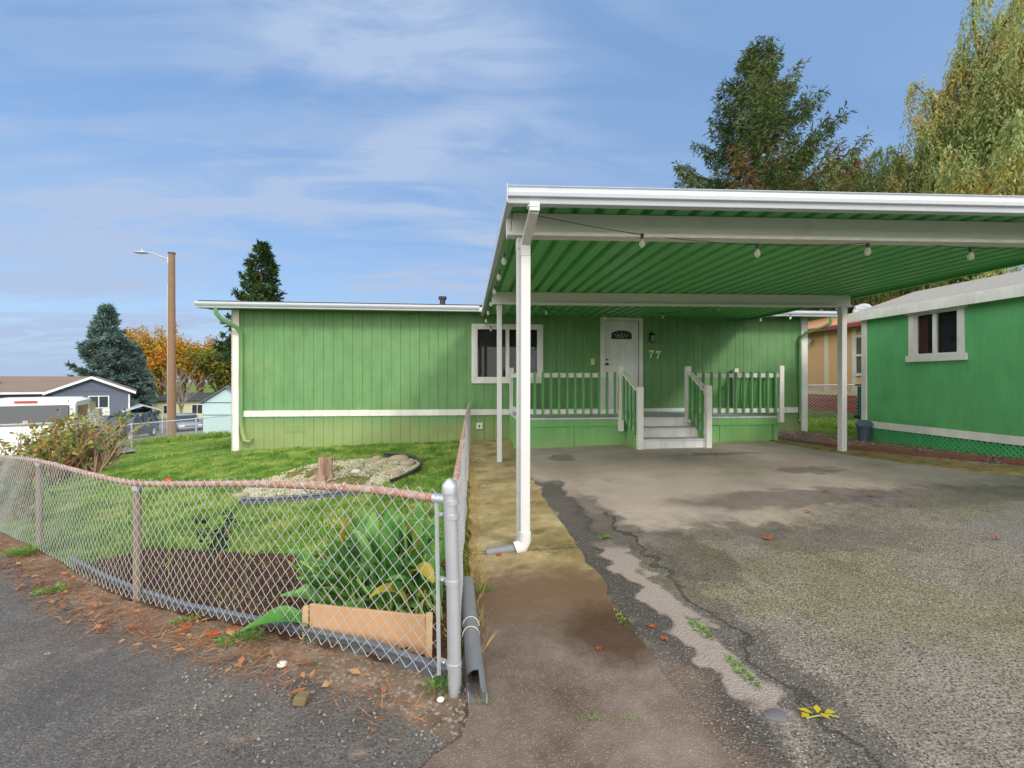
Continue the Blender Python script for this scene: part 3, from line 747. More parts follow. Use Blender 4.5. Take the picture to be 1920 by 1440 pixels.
    m = MB(); m.bb(xm + .04, ix1 - f, WY - .006, WY - .002, iz0 + f, iz1 - f); m.build('pane', 'window_glass', W)
    m = MB()
    for i in range(14):
        a = ix0 + f + i * .046; m.bb(a, a + .044, WY + .06 + .012*(i % 2), WY + .07 + .012*(i % 2), iz0, iz1)
    m.build('curtain', 'curtain_brown', W)
    m = MB(); m.bb(xm + .02, ix1, WY + .13, WY + .14, iz0, iz1); m.build('room_shade', 'curtain_dark', W)
    m = MB(); m.bb(ix1 - .26, ix1 - .06, WY + .06, WY + .12, iz0 + .26, iz0 + .52); m.build('blue_reflection', 'reflection_blue', W, bevel=.02)  # blue block standing in for a car's reflection in the right pane
    # door
    dx0, dx1, dz0, dz1 = door
    m = MB(); c = .085
    m.bb(dx0 - .03, dx0 + c - .02, y0, y1 - .0, dz0, dz1 + .07); m.bb(dx1 - c + .02, dx1 + .03, y0, y1, dz0, dz1 + .07); m.bb(dx0 + c - .02, dx1 - c + .02, y0, y1, dz1 - .005, dz1 + .07)
    m.build('door_frame', 'worn_white', T, bevel=.003)
    sx0, sx1 = dx0 + .07, dx1 - .07; w = sx1 - sx0
    m = MB(); m.bb(sx0, sx1, WY + .005, WY + .05, dz0, dz1 - .01)
    D = m.build('door', 'white_paint', T, bevel=.002)
    # raised panel mouldings
    m = MB(); yf = WY + .004
    def panel(a, b, c_, d_):
        q = .018
        for (p0, p1, p2, p3) in ((a, b, c_, c_ + q), (a, b, d_ - q, d_), (a, a + q, c_ + q, d_ - q), (b - q, b, c_ + q, d_ - q)): m.bb(p0, p1, yf - .008, yf, p2, p3)
    cx = (sx0 + sx1) / 2; top = dz1 - .01
    for s in (-1, 1):
        a, b = (cx - w*.37, cx - w*.06) if s < 0 else (cx + w*.06, cx + w*.37)
        panel(a, b, dz0 + .18, dz0 + .78); panel(a, b, dz0 + .90, top - .52)
    m.build('door_panel', 'white_paint', D)
    # fan lite
    def fan(rw, rh, z0, n=14):
        a = [(cx + rw, z0)] + [(cx + rw * math.cos(q) , z0 + rh*.55 + rh*.45 * math.sin(q)) for q in [PI*i/n for i in range(n+1)]] + [(cx - rw, z0)]
        return a
    zl = top - .42
    m = MB(); m.prism([(p[0], yf - .014, p[1]) for p in fan(w*.345, .25, zl - .02)], (0, .0135, 0)); m.build('lite_frame', 'white_paint', D, bevel=.003)
    m = MB(); m.prism([(p[0], yf - .018, p[1]) for p in fan(w*.30, .20, zl + .005)], (0, .0035, 0)); m.build('lite_glass', 'vehicle_glass', D)
    m = MB()
    for i in range(1, 6):
        a = PI*i/6; m.tube([(cx + .03*math.cos(a), yf - .02, zl + .03), (cx + w*.28*math.cos(a), yf - .02, zl + .07 + .11*math.sin(a))], .003, 5)
    m.tube([(cx + w*.16*math.cos(PI*i/10), yf - .02, zl + .03 + .08*math.sin(PI*i/10)) for i in range(11)], .003, 5)
    m.build('lite_leading', 'galvanized', D)
    m = MB(); m.sphere((sx0 + .06, WY - .045, Z0 + .355), .028); m.tube([(sx0 + .06, WY - .03, Z0 + .355), (sx0 + .06, WY + .004, Z0 + .355)], .012); m.build('knob', 'black_metal', D, smooth=True)
    m = MB(); m.sphere((sx0 + .06, WY - .012, Z0 + .46), .022, sc=(1, .5, 1)); m.build('deadbolt', 'black_metal', D, smooth=True)
    # wall lamp
    lx = 4.215; lz = Z0 + .96
    m = MB(); m.box((lx, WY - .022, lz + .02), (.09, .02, .2)); m.tube([(lx, WY - .03, lz + .08), (lx, WY - .1, lz + .13), (lx, WY - .12, lz + .1)], .01)
    m.tube([(lx, WY - .12, lz + .1), (lx, WY - .12, lz + .05)], [.025, .075], 8)
    for s in range(4):
        a = PI/4 + s*PI/2; m.tube([(lx + .055*math.cos(a), WY - .12 + .055*math.sin(a), lz + .06), (lx + .045*math.cos(a), WY - .12 + .045*math.sin(a), lz - .1)], .006, 5)
    m.tube([(lx, WY - .12, lz - .095), (lx, WY - .12, lz - .12)], [.055, .03], 8)
    L = m.build('wall_lamp', 'black_metal', T)
    m = MB(); m.tube([(lx, WY - .12, lz + .045), (lx, WY - .12, lz - .09)], [.045, .04], 10); m.build('lamp_glass', 'bulb_glass', L)
    # house number: two serif sevens
    def seven(x, z, h):
        k = h / 10
        o = [(0, 10), (6.4, 10), (6.4, 8.9), (3.6, 4.4), (2.9, 0), (1.1, 0), (1.9, 4.2), (4.4, 8.0), (1.6, 8.0), (1.1, 6.6), (0, 6.6)]
        return [(x + a*k, z + b*k) for a, b in o]
    for x in (4.17, 4.335):
        m = MB(); q = seven(x, Z0 + .505 - (.015 if x > 4.3 else 0), .175)
        m.prism([(p[0], WY - .03, p[1]) for p in q], (0, .015, 0)); m.build('house_number', 'number_white', T)
    m = MB(); m.bb(2.80, 2.88, WY - .032, WY - .0125, Z0 + .34, Z0 + .48); m.bb(2.825, 2.855, WY - .038, WY - .0325, Z0 + .39, Z0 + .43); m.build('doorbell', 'ivory', T, bevel=.003)
    m = MB(); m.bb(.20, .34, WY - .04, WY - .0125, Z0 - 1.09, Z0 - .95); o = m.build('outlet_cover', 'worn_white', T, bevel=.005)
    m = MB(); m.bb(.255, .285, WY - .05, WY - .0405, Z0 - 1.05, Z0 - 1.0); m.build('socket', 'black_metal', o)
    # crawl-space vents
    for vx in (-3.88, -.75):
        m = MB(); vw, vh = .42, .16; vz = Z0 - 1.12
        m.bb(vx, vx + vw, WY - .018, WY - .0125, vz, vz + vh)
        for i in range(4):
            for j in range(3):
                m.bb(vx + .02 + i*.1, vx + .1 + i*.1, WY - .024, WY - .0185, vz + .015 + j*.05, vz + .045 + j*.05)
        m.build('skirt_vent', 'house_green', T)
    # downspouts
    def spout(pts, base):
        m = MB(); m.tube(pts, .042, 10, flat=.8); m.build('downspout', 'house_green', T, smooth=True)
    xl = -4.70
    spout([(-5.03, 9.66, Z0 + 1.46), (-5.03, 9.67, Z0 + 1.34), (-4.97, 9.75, Z0 + 1.23), (-4.76, 9.95, Z0 + 1.08), (-4.72, WY - .07, Z0 + .95), (-4.72, WY - .07, Z0 - .9), (-4.68, WY - .09, Z0 - 1.12), (-4.62, WY - .12, Z0 - 1.27), (-4.5, WY - .15, Z0 - 1.3), (-4.46, WY - .15, Z0 - 1.22)], 0)
    spout([(8.35, 9.66, Z0 + 1.46), (8.33, 9.68, Z0 + 1.3), (8.2, 9.8, Z0 + 1.2), (7.95, 9.98, Z0 + 1.1), (7.86, WY - .07, Z0 + .95), (7.86, WY - .07, Z0 - .85), (7.84, WY - .1, Z0 - .95), (7.78, WY - .14, Z0 - 1.0)], 0)
    # floor + inner room so the windows look into something
    m = MB(); m.bb(x0 + .11, x1 - .11, WY + .13, yb - .11, Z0 - .8, Z0 - .75); m.build('floor_deck', 'curtain_dark', T)
house()
# ------------------------------------------------------------------ porch
def porch():
    DF = 8.55; dz = Z0 - .73; xa, xb = .93, 6.22
    T = thing('porch', 'raised wooden porch with white railings, green balusters and steps at the front door', 'porch', (3.7, DF, 0))
    m = MB(); k = int((WY - .05 - DF) / .14)
    for i in range(k + 1):
        y = DF - .02 + i * .143
        m.bb(xa, xb, y, min(y + .137, WY - .045), dz - .03, dz)
    m.build('deck_floor', 'porch_grey', T, bevel=.003)
    # skirt framing
    def skirt(x0, x1, vents):
        m = MB(); m.bb(x0, x1, DF + .02, DF + .04, -.15, dz - .14); m.build('skirt_panel', 'porch_green', T)
        m = MB(); m.bb(x0, x1, DF - .012, DF + .038, dz - .17, dz - .032)
        for v in vents: m.bb(v - .05, v + .05, DF - .008, DF + .0195, -.15, dz - .172)
        m.bb(x0, x1, DF + .0, DF + .019, .02, .17) if False else None
        m.build('rim_board', 'porch_green', T, bevel=.003)
    skirt(xa, 3.10, (xa + .05, 1.98)); skirt(4.40, xb, (4.47, 6.17))
    for q in (xb - .03, xa): m = MB(); m.bb(q, q + .03, DF + .045, WY - .045, -.15, dz - .032); m.build('side_skirt', 'porch_green', T)
    m = MB(); m.bb(5.0, 5.62, DF + .008, DF + .0195, .2, .55); m.build('access_panel', 'porch_green', T, bevel=.003)
    # post builder
    def post(x, y, z0, z1, w=.092, cap=True):
        m = MB(); m.box((x, y, (z0+z1)/2), (w, w, z1 - z0)); 
        if cap: m.box((x, y, z1 - .055), (w + .012, w + .012, .014)); m.prism([(x-w/2, y-w/2, z1), (x+w/2, y-w/2, z1), (x+w/2, y+w/2, z1), (x-w/2, y+w/2, z1)], (0, 0, .012))
        return m.build('newel_post', 'worn_white', T, bevel=.004)
    yp = DF - .055
    for x in (xa + .05, 2.95, 4.30): post(x, yp, dz - .26 if x == 2.95 else dz - .1, dz + .98)
    post(xb + .02, yp, dz - .12, dz + 1.0)
    post(xb - .0, WY - .11, dz, dz + .98); post(xa + .05, WY - .11, dz, dz + .98)
    ys = 7.98
    post(3.13, ys, g(3.1, ys), g(3.1, ys) + 1.13, .1); post(4.43, ys, g(4.4, ys), g(4.4, ys) + 1.14, .1)
    def rail(a, b, n, side, name='railing', slope=False, z0=.1, z1=.86, bal_out=.0):
        a, b = Vector(a), Vector(b); m = MB()
        up = Vector((0, 0, 1))
        m.bar(a + up*(z1 - .045), b + up*(z1 - .045), .038, .085)
        if slope: m.bar(a + up*(z1 + .01), b + up*(z1 + .01), .12, .03)
        o = m.build(name, 'worn_white', T, bevel=.003)
        m = MB(); m.bar(a + up*(z0 + .02), b + up*(z0 + .02), .038, .085); m.build('bottom_rail', 'worn_white', o, bevel=.003)
        d = (b - a); hn = Vector((d.x, d.y, 0)).normalized(); nn = Vector((hn.y, -hn.x, 0)) * side
        for i in range(n):
            t = (i + .5) / n; p = a + d * t + nn * .0395
            q = MB(); q.box((p.x, p.y, p.z + (z0 + z1)/2 - .01), (.038, .038, z1 - z0 + .06), math.atan2(d.y, d.x)); q.build('baluster', 'baluster_green', o)
        return o
    rail((xa + .10, yp, dz), (2.90, yp, dz), 12, 1)
    rail((4.35, yp, dz), (xb - .03, yp, dz), 11, 1)
    rail((xb, yp + .05, dz), (xb, WY - .16, dz), 9, -1); rail((xa + .05, yp + .05, dz), (xa + .05, WY - .16, dz), 9, 1)
    gz = g(3.7, ys)
    rail((2.99, yp - .05, dz + .02), (3.12, ys + .05, gz + .22), 4, 1, 'stair_railing', True, .02, .84)
    rail((4.32, yp - .05, dz + .02), (4.41, ys + .05, gz + .22), 4, 1, 'stair_railing', True, .02, .84)
    # steps
    h = (dz - gz) / 3
    for i, yy in enumerate((DF - .56, DF - .28, DF)):
        zt_ = gz + h * (i + 1); m = MB()
        m.bb(3.10, 4.40, yy, yy + .02, gz - .05 if i == 0 else gz + h*i - .02, zt_ - .032 - (0 if i < 2 else .0)); 
        o = m.build('riser', 'white_paint' if i == 0 else 'worn_white', T)
        if i < 2: m = MB(); m.bb(3.08, 4.42, yy - .025, yy + .278, zt_ - .03, zt_); m.build('tread', 'porch_grey', T, bevel=.004)
    for x in (3.075, 4.40): m = MB(); m.prism([(x, ys + .05, gz - .05), (x, DF - .022, gz - .05), (x, DF - .022, dz - .04), (x, DF - .20, dz - .06), (x, ys + .05, gz + h*.8)], (.02, 0, 0)); m.build('stringer', 'porch_green', T)
porch()
# ------------------------------------------------------------------ carport
SK = -.049
def yb_(y0, x): return y0 + SK * (x - .44)
def zroof(y): return Z0 + 1.400 + .005 * (y - 3.4)
def carport():
    T = thing('carport', 'flat metal carport with a green ribbed ceiling and white beams and posts', 'carport', (3.4, 5.5, 0))
    XL, XR = .30, 6.56
    yf = lambda x: 3.40 + SK * (x - .3)
    ybk = 9.98
    # ribbed pan: trapezoid profile along X, extruded along Y with a skewed front
    p = .2032; m = MB(); prof = []; x = XL + .02
    while x < XR - .05:
        prof += [(x, 0), (x + .118, 0), (x + .142, .058), (x + .179, .058)]
        x += p
    prof = [(a, b) for a, b in prof if a < XR - .02] + [(XR - .02, 0)]
    n = len(prof); vs = []; t = .004
    for dz in (0, t):
        for yy in (None, ybk):
            for a, b in prof:
                y = yf(a) + .02 if yy is None else yy
                vs.append((a, y, zroof(y) + b + dz))
    fs = []
    for i in range(n - 1):
        fs.append((i, i+1, n+i+1, n+i)); fs.append((2*n+i, 3*n+i, 3*n+i+1, 2*n+i+1)); fs.append((i, 2*n+i, 2*n+i+1, i+1)); fs.append((n+i, n+i+1, 3*n+i+1, 3*n+i))
    fs += [(0, n, 3*n, 2*n), (n-1, 3*n-1, 4*n-1, 2*n-1)]
    m.add(vs, fs); m.build('roof_pan', 'carport_green', T)
    # side fascias
    for X, s in ((XL, 1), (XR, -1)):
        a = Vector((X, yf(X), zroof(yf(X)) - .045)); b = Vector((X, ybk, zroof(ybk) - .045))
        m = MB(); m.prism([a, a + Vector((0, 0, .105)), a + Vector((s*.03, 0, .105)), a + Vector((s*.03, 0, .03)), a + Vector((s*.05, 0, 0))], b - a)
        m.build('side_fascia', 'gutter_metal' if s == 1 else 'carport_green', T)
    # front gutter, two-step profile
    a0, b0 = XL - .012, 9.2
    XRg = XR + .02
    pr = [(0, -.02), (-.07, -.02), (-.078, .018), (-.10, .024), (-.105, .056), (-.088, .061), (-.086, .092), (-.098, .102), (-.088, .108), (0, .104)]
    ya, yb = yf(XL), yf(XRg); za = zroof(3.4) - .078
    m = MB(); m.prism([(XL - .005, ya + q[0], za + q[1]) for q in pr], (XRg - XL, yb - ya, 0)); m.build('gutter', 'gutter_metal', T, bevel=.004)
    m = MB(); m.bb(XL - .012, XL - .0055, ya - .11, ya + .03, za - .023, za + .111); m.build('gutter_end', 'gutter_metal', T)
    for q in range(4):
        pass
    # beams: C profile opening to the front with a bottom lip
    def beam(x0, x1, y0, h=.2):
        ya_, yb__ = yb_(y0, x0), yb_(y0, x1); zt = zroof(y0) - .003; m = MB()
        pr = [(0, 0), (.075, 0), (.075, -h), (-.05, -h), (-.05, -h + .03), (-.044, -h + .03), (-.044, -h + .006), (-.003, -h + .006), (-.003, 0)]
        m.prism([(x0, ya_ + q[0], zt + q[1]) for q in pr], (x1 - x0, yb__ - ya_, 0))
        return m.build('beam', 'beam_metal', T, bevel=.003)
    Yf, Yr = 3.78, 7.30
    beam(.33, 6.52, Yf); beam(.40, 6.40, Yr, .2)
    def post(x, y, w, d, zt, zb):
        m = MB(); m.box((x, y, (zt + zb)/2), (w, d, zt - zb)); m.box((x, y, zt - .055), (w + .008, d + .008, .10)); 
        o = m.build('post', 'white_metal', T, bevel=.006)
        b = MB()
        for s in (-1, 1): b.sphere((x + s*w*.28, y - d/2 - .006, zt - .04), .007)
        b.build('bolt', 'galvanized', o)
        return o
    post(.455, Yf + .03, .078, .078, zroof(Yf) - .203, g(.455, Yf) - .01)
    post(.52, Yr + .03, .078, .078, zroof(Yr) - .203, g(.52, Yr) - .01)
    post(6.28, yb_(Yr, 6.28) + .03, .09, .10, zroof(Yr) - .203, g(6.28, 7.0) - .01)
    post(6.42, yb_(Yf, 6.42) + .03, .078, .078, zroof(Yf) - .203, g(6.42, 3.5) - .01)
    # downspout down the front post: head, slanted offset, leader, boot
    dx = .485; yd = Yf - .062; zt = zroof(Yf)
    m = MB()
    yg = yf(.5) - .05
    m.bar((dx + .01, yg, za - .005), (dx + .01, yg, za - .075), .078, .062, (0, 1, 0))
    m.bar((dx + .01, yg, za - .06), (dx - .005, yd, za - .20), .072, .055, (0, 1, 0))
    m.bar((dx - .005, yd, za - .18), (dx - .01, yd, .14), .078, .058, (0, 1, 0))
    m.box((dx - .008, yd, za - .30), (.084, .064, .012)); m.box((dx, yg, za - .04), (.086, .07, .012))
    m.build('downspout', 'white_metal', T, bevel=.007)
    m = MB(); m.tube([(dx - .01, yd, .165), (dx - .012, yd, .09), (dx - .03, yd - .0, .05), (dx - .09, yd - .005, .03)], [.052, .053, .056, .056], 14)
    m.build('boot', 'white_metal', T, smooth=True)
    m = MB(); m.tube([(dx - .085, yd - .005, .03), (dx - .2, yd - .01, .022), (dx - .33, yd - .02, .008)], .038, 14); m.build('drain_pipe', 'pipe_grey', T, smooth=True)
carport()
# ------------------------------------------------------------------ string lights
def string_lights():
    T = thing('string_lights', 'black cable of clear glass bulbs strung round the carport edge', 'string lights', (3.4, 5.5, 0))
    ydr, zb = 3.70, None
    def P(px, py, X=None, Y=None):
        r = (px - 960) / FPX
        f = X / (SI + r*CO) if X is not None else Y / (CO - r*SI)
        return pt(px, py, f)
    front = [P(966, 395, Y=3.62)] + [P(1204, 440, Y=3.68), P(1420, 459, Y=3.68), P(1627, 456, Y=3.66), P(1660, 447, Y=3.66), P(1820, 465, Y=3.64)] + [Vector((5.3, 3.5, Z0 + 1.17)), Vector((6.45, 3.46, Z0 + 1.2))]
    left = [Vector((.36, y, z)) for y, z in ((3.6, Z0 + 1.34), (3.95, Z0 + 1.18), (4.45, Z0 + 1.24), (5.15, Z0 + 1.24), (6.0, Z0 + 1.24), (6.9, Z0 + 1.22), (7.8, Z0 + 1.22), (8.7, Z0 + 1.2), (9.5, Z0 + 1.2))]
    back = [P(905, 602, Y=9.6), P(920, 612, Y=9.6), P(942, 608, Y=9.6), P(975, 598, Y=9.3), P(1000, 562, Y=7.45), P(1024, 578, Y=7.6), P(1135, 588, Y=8.3), P(1242, 587, Y=8.6), P(1347, 572, Y=7.8)]
    back2 = [P(1242, 587, Y=9.6), P(1309, 606, Y=9.9), P(1370, 601, Y=9.9), P(1400, 597, Y=9.85), P(1426, 594, Y=9.6), P(1482, 590, Y=9.55), P(1540, 590, Y=9.5)]
    def spl(pts, sag=.0):
        out = []
        for i in range(len(pts) - 1):
            for j in range(6):
                t = j / 6; p = pts[i].lerp(pts[i+1], t); p.z -= sag * 4 * t * (1 - t); out.append(p)
        return out + [pts[-1]]
    m = MB()
    for ln, r, s in ((front, .0026, .012), (left, .0026, .05), (back, .003, .02), (back2, .003, .02)): m.tube(spl(ln, s), r, 5)
    m.build('cable', 'black_metal', T)
    bs = [front[i] for i in (1, 2, 3, 5, 6)] + left[2:] + [back[i] for i in (1, 2, 5, 6, 7, 8)] + [back2[i] for i in (1, 4, 5)]
    b0 = None; s0 = None
    for p in bs:
        if b0 is None:
            q = MB(); o_ = T.location
            q.tube([(0, 0, -.035), (0, 0, -.05), (0, 0, -.075), (0, 0, -.098), (0, 0, -.112)], [.012, .019, .027, .022, .005], 12)
            b0 = q.build('bulb', 'bulb_glass', T, local=True, smooth=True)
            q = MB(); q.tube([(0, 0, .008), (0, 0, -.04)], .0135, 10); s0 = q.build('socket', 'black_metal', b0, local=True, smooth=True)
            b0.location = p - o_; continue
        b = b0.copy(); COL.objects.link(b); b.parent = T; b.location = p - o_
        s = s0.copy(); COL.objects.link(s); s.parent = b
string_lights()
# ------------------------------------------------------------------ chain link
def chain(name, line, zlo, zhi, w, r, mat, parent, twist=True, flip=1):
    "woven mesh along a polyline (list of (x,y)); zlo/zhi: height above ground"
    P = [Vector(p[:2]) for p in line]; L = [(P[i+1]-P[i]).length for i in range(len(P)-1)]; cum = [0]
    for l in L: cum.append(cum[-1] + l)
    tot = cum[-1]; k = int(tot / (w / 2)); nz = int(round((zhi - zlo) / (w / 2))); 
    px = np.array([p.x for p in P]); py = np.array([p.y for p in P]); cm = np.array(cum)
    i = np.arange(k)[:, None]; j = np.arange(nz + 1)[None, :]
    s = (i + .5) * (w/2) + np.where((i + j) % 2 == 0, 1, -1) * w / 4
    s = np.clip(s, 0, tot)
    X = np.interp(s, cm, px); Y = np.interp(s, cm, py)
    dx = np.gradient(px, cm) if False else None
    seg = np.clip(np.searchsorted(cm, s, side='right') - 1, 0, len(L) - 1)
    tx = np.array([(P[q+1]-P[q]).x / L[q] for q in range(len(L))])[seg]; ty = np.array([(P[q+1]-P[q]).y / L[q] for q in range(len(L))])[seg]
    NX, NY = ty, -tx
    off = np.where((i + j) % 2 == 0, 1, -1) * r * 1.0 * flip
    wob = .006 * np.sin(s * 3.1) + .004 * np.sin(s * 7.7 + j * .5)
    X = X + NX * (off + wob); Y = Y + NY * (off + wob)
    Z = G(X, Y) + zlo + (zhi - zlo) * j / nz + .004*np.sin(s*5)
    C = np.stack([X, Y, Z + 0*X], -1); n = np.stack([NX, NY, 0*NX], -1); u = np.stack([tx, ty, 0*tx], -1)
    n4 = 5; rings = []
    for q in range(n4):
        a = 2*PI*q/n4; rings.append(C + r * (math.cos(a) * n + 1.35 * math.sin(a) * u))
    V = np.stack(rings, 2); K, J = V.shape[:2]; V = V.reshape(-1, 3)
    b = (np.arange(K)[:, None] * J + np.arange(J - 1)[None, :]).reshape(-1, 1) * n4
    q = np.arange(n4)[None, :]
    F = np.stack([b + q, b + (q+1) % n4, b + n4 + (q+1) % n4, b + n4 + q], -1).reshape(-1, 4)
    return np_mesh(name, V, F, mat, parent, smooth=True)
def gpt(p, h): return Vector((p[0], p[1], g(p[0], p[1]) + h))
def fence_street():
    c = FENCE[0]
    T = thing('chain_link_fence', 'chain link fence with a rusty top rail from the grey corner post along the street', 'fence', (c[0], c[1], 0))
    # corner post
    m = MB(); r = .031; gz = g(*c)
    m.tube([(c[0] + .012, c[1], gz - .1), (c[0] + .002, c[1], gz + .5), (c[0] - .014, c[1], gz + .925)], r, 18)
    P = m.build('corner_post', 'galvanized', T, smooth=True)
    m = MB(); m.tube([(c[0] - .014, c[1], gz + .905), (c[0] - .014, c[1], gz + .935), (c[0] - .014, c[1], gz + .945), (c[0] - .014, c[1], gz + .965), (c[0] - .014, c[1], gz + .972)], [.036, .036, .033, .016, .004], 18)
    m.build('post_cap', 'galvanized', P, smooth=True)
    dl = (Vector(FENCE[1]) - Vector(c)).normalized()
    for h in (.12, .50, .80, .865):
        m = MB()
        lx = -.014 * h / .925 + .008
        m.tube([(c[0] + lx, c[1], gz + h - .011), (c[0] + lx, c[1], gz + h + .011)], .035, 18)
        if h < .85: m.box((c[0] + lx + dl.x*.05, c[1] + dl.y*.05, gz + h), (.055, .008, .02), math.atan2(dl.y, dl.x)); m.sphere((c[0] + lx + dl.x*.055, c[1] + dl.y*.055 - .01, gz + h), .008)
        m.build('clamp', 'galvanized', P, smooth=True)
    m = MB(); tb = Vector(c) + dl * .075; m.bar((tb.x, tb.y, gz + .05), (tb.x - .012, tb.y, gz + .885), .018, .006, (0, 1, 0)); m.build('tension_bar', 'galvanized', T)
    # line posts
    for p, mt in ((FENCE[1], 'post_rust'), (FENCE[2], 'post_rust'), (FENCE[3], 'galvanized'), (FENCE[4], 'galvanized')):
        n_ = Vector((.03, .045))
        m = MB(); q = (p[0] + n_.x, p[1] + n_.y); m.tube([gpt(q, -.1), gpt(q, .84)], .026, 14); o = m.build('line_post', mt, T, smooth=True)
        m = MB(); m.tube([gpt(q, .82), gpt(q, .86), gpt(q, .885)], [.031, .031, .02], 14); m.build('post_cap', 'galvanized', o, smooth=True)
    # top rail
    m = MB(); pts = []
    for i in range(len(FENCE) - 1):
        a, b = Vector(FENCE[i]), Vector(FENCE[i+1])
        for j in range(6): q = a.lerp(b, j/6); pts.append(gpt((q.x + .018, q.y + .03), .875 + (0 if i or j else -.01)))
    pts[0] = Vector((c[0] + dl.x*.03, c[1] + dl.y*.03 + .005, gz + .868))
    m.tube(pts, .0205, 12); m.build('top_rail', 'rail_rust', T, smooth=True)
    m = MB(); m.tube([pts[0], pts[0].lerp(pts[1], .17)], .0245, 12); m.build('rail_end', 'galvanized', T, smooth=True)
    a = Vector(c) + dl * .07
    chain('mesh', [tuple(a)] + FENCE[1:], .03, .915, .082, .0017, 'fence_wire', T)
    m = MB()
    for i in range(1, 26):
        t = i / 12; k = min(int(t), 3); a2, b2 = Vector(FENCE[k]), Vector(FENCE[k+1]); q = a2.lerp(b2, t - k); q = (q.x + .018, q.y + .03)
        if i % 3 == 0: m.tube([gpt(q, .85), gpt((q[0] - .012, q[1] - .02), .875), gpt(q, .9), gpt((q[0] + .012, q[1] + .02), .875), gpt(q, .85)], .0022, 5)
    m.build('wire_tie', 'galvanized', T)
fence_street()
def fence_side():
    line = [(-.045, 2.14), (-.02, 4.4), (.02, 7.0), (.075, 9.95)]
    T = thing('side_fence', 'chain link fence seen end on beside the concrete walkway, reaching to the house', 'fence', (-.04, 2.14, 0))
    m = MB(); m.tube([gpt((p[0] - .02, p[1]), .875) for p in line], .0205, 12); m.build('top_rail', 'rail_rust', T, smooth=True)
    for p in line[1:]:
        m = MB(); q = (p[0] - .028, p[1]); m.tube([gpt(q, -.1), gpt(q, .86)], .024, 12); m.build('line_post', 'galvanized', T, smooth=True)
    chain('mesh', line, .03, .915, .082, .0017, 'fence_wire', T, flip=-1)
fence_side()
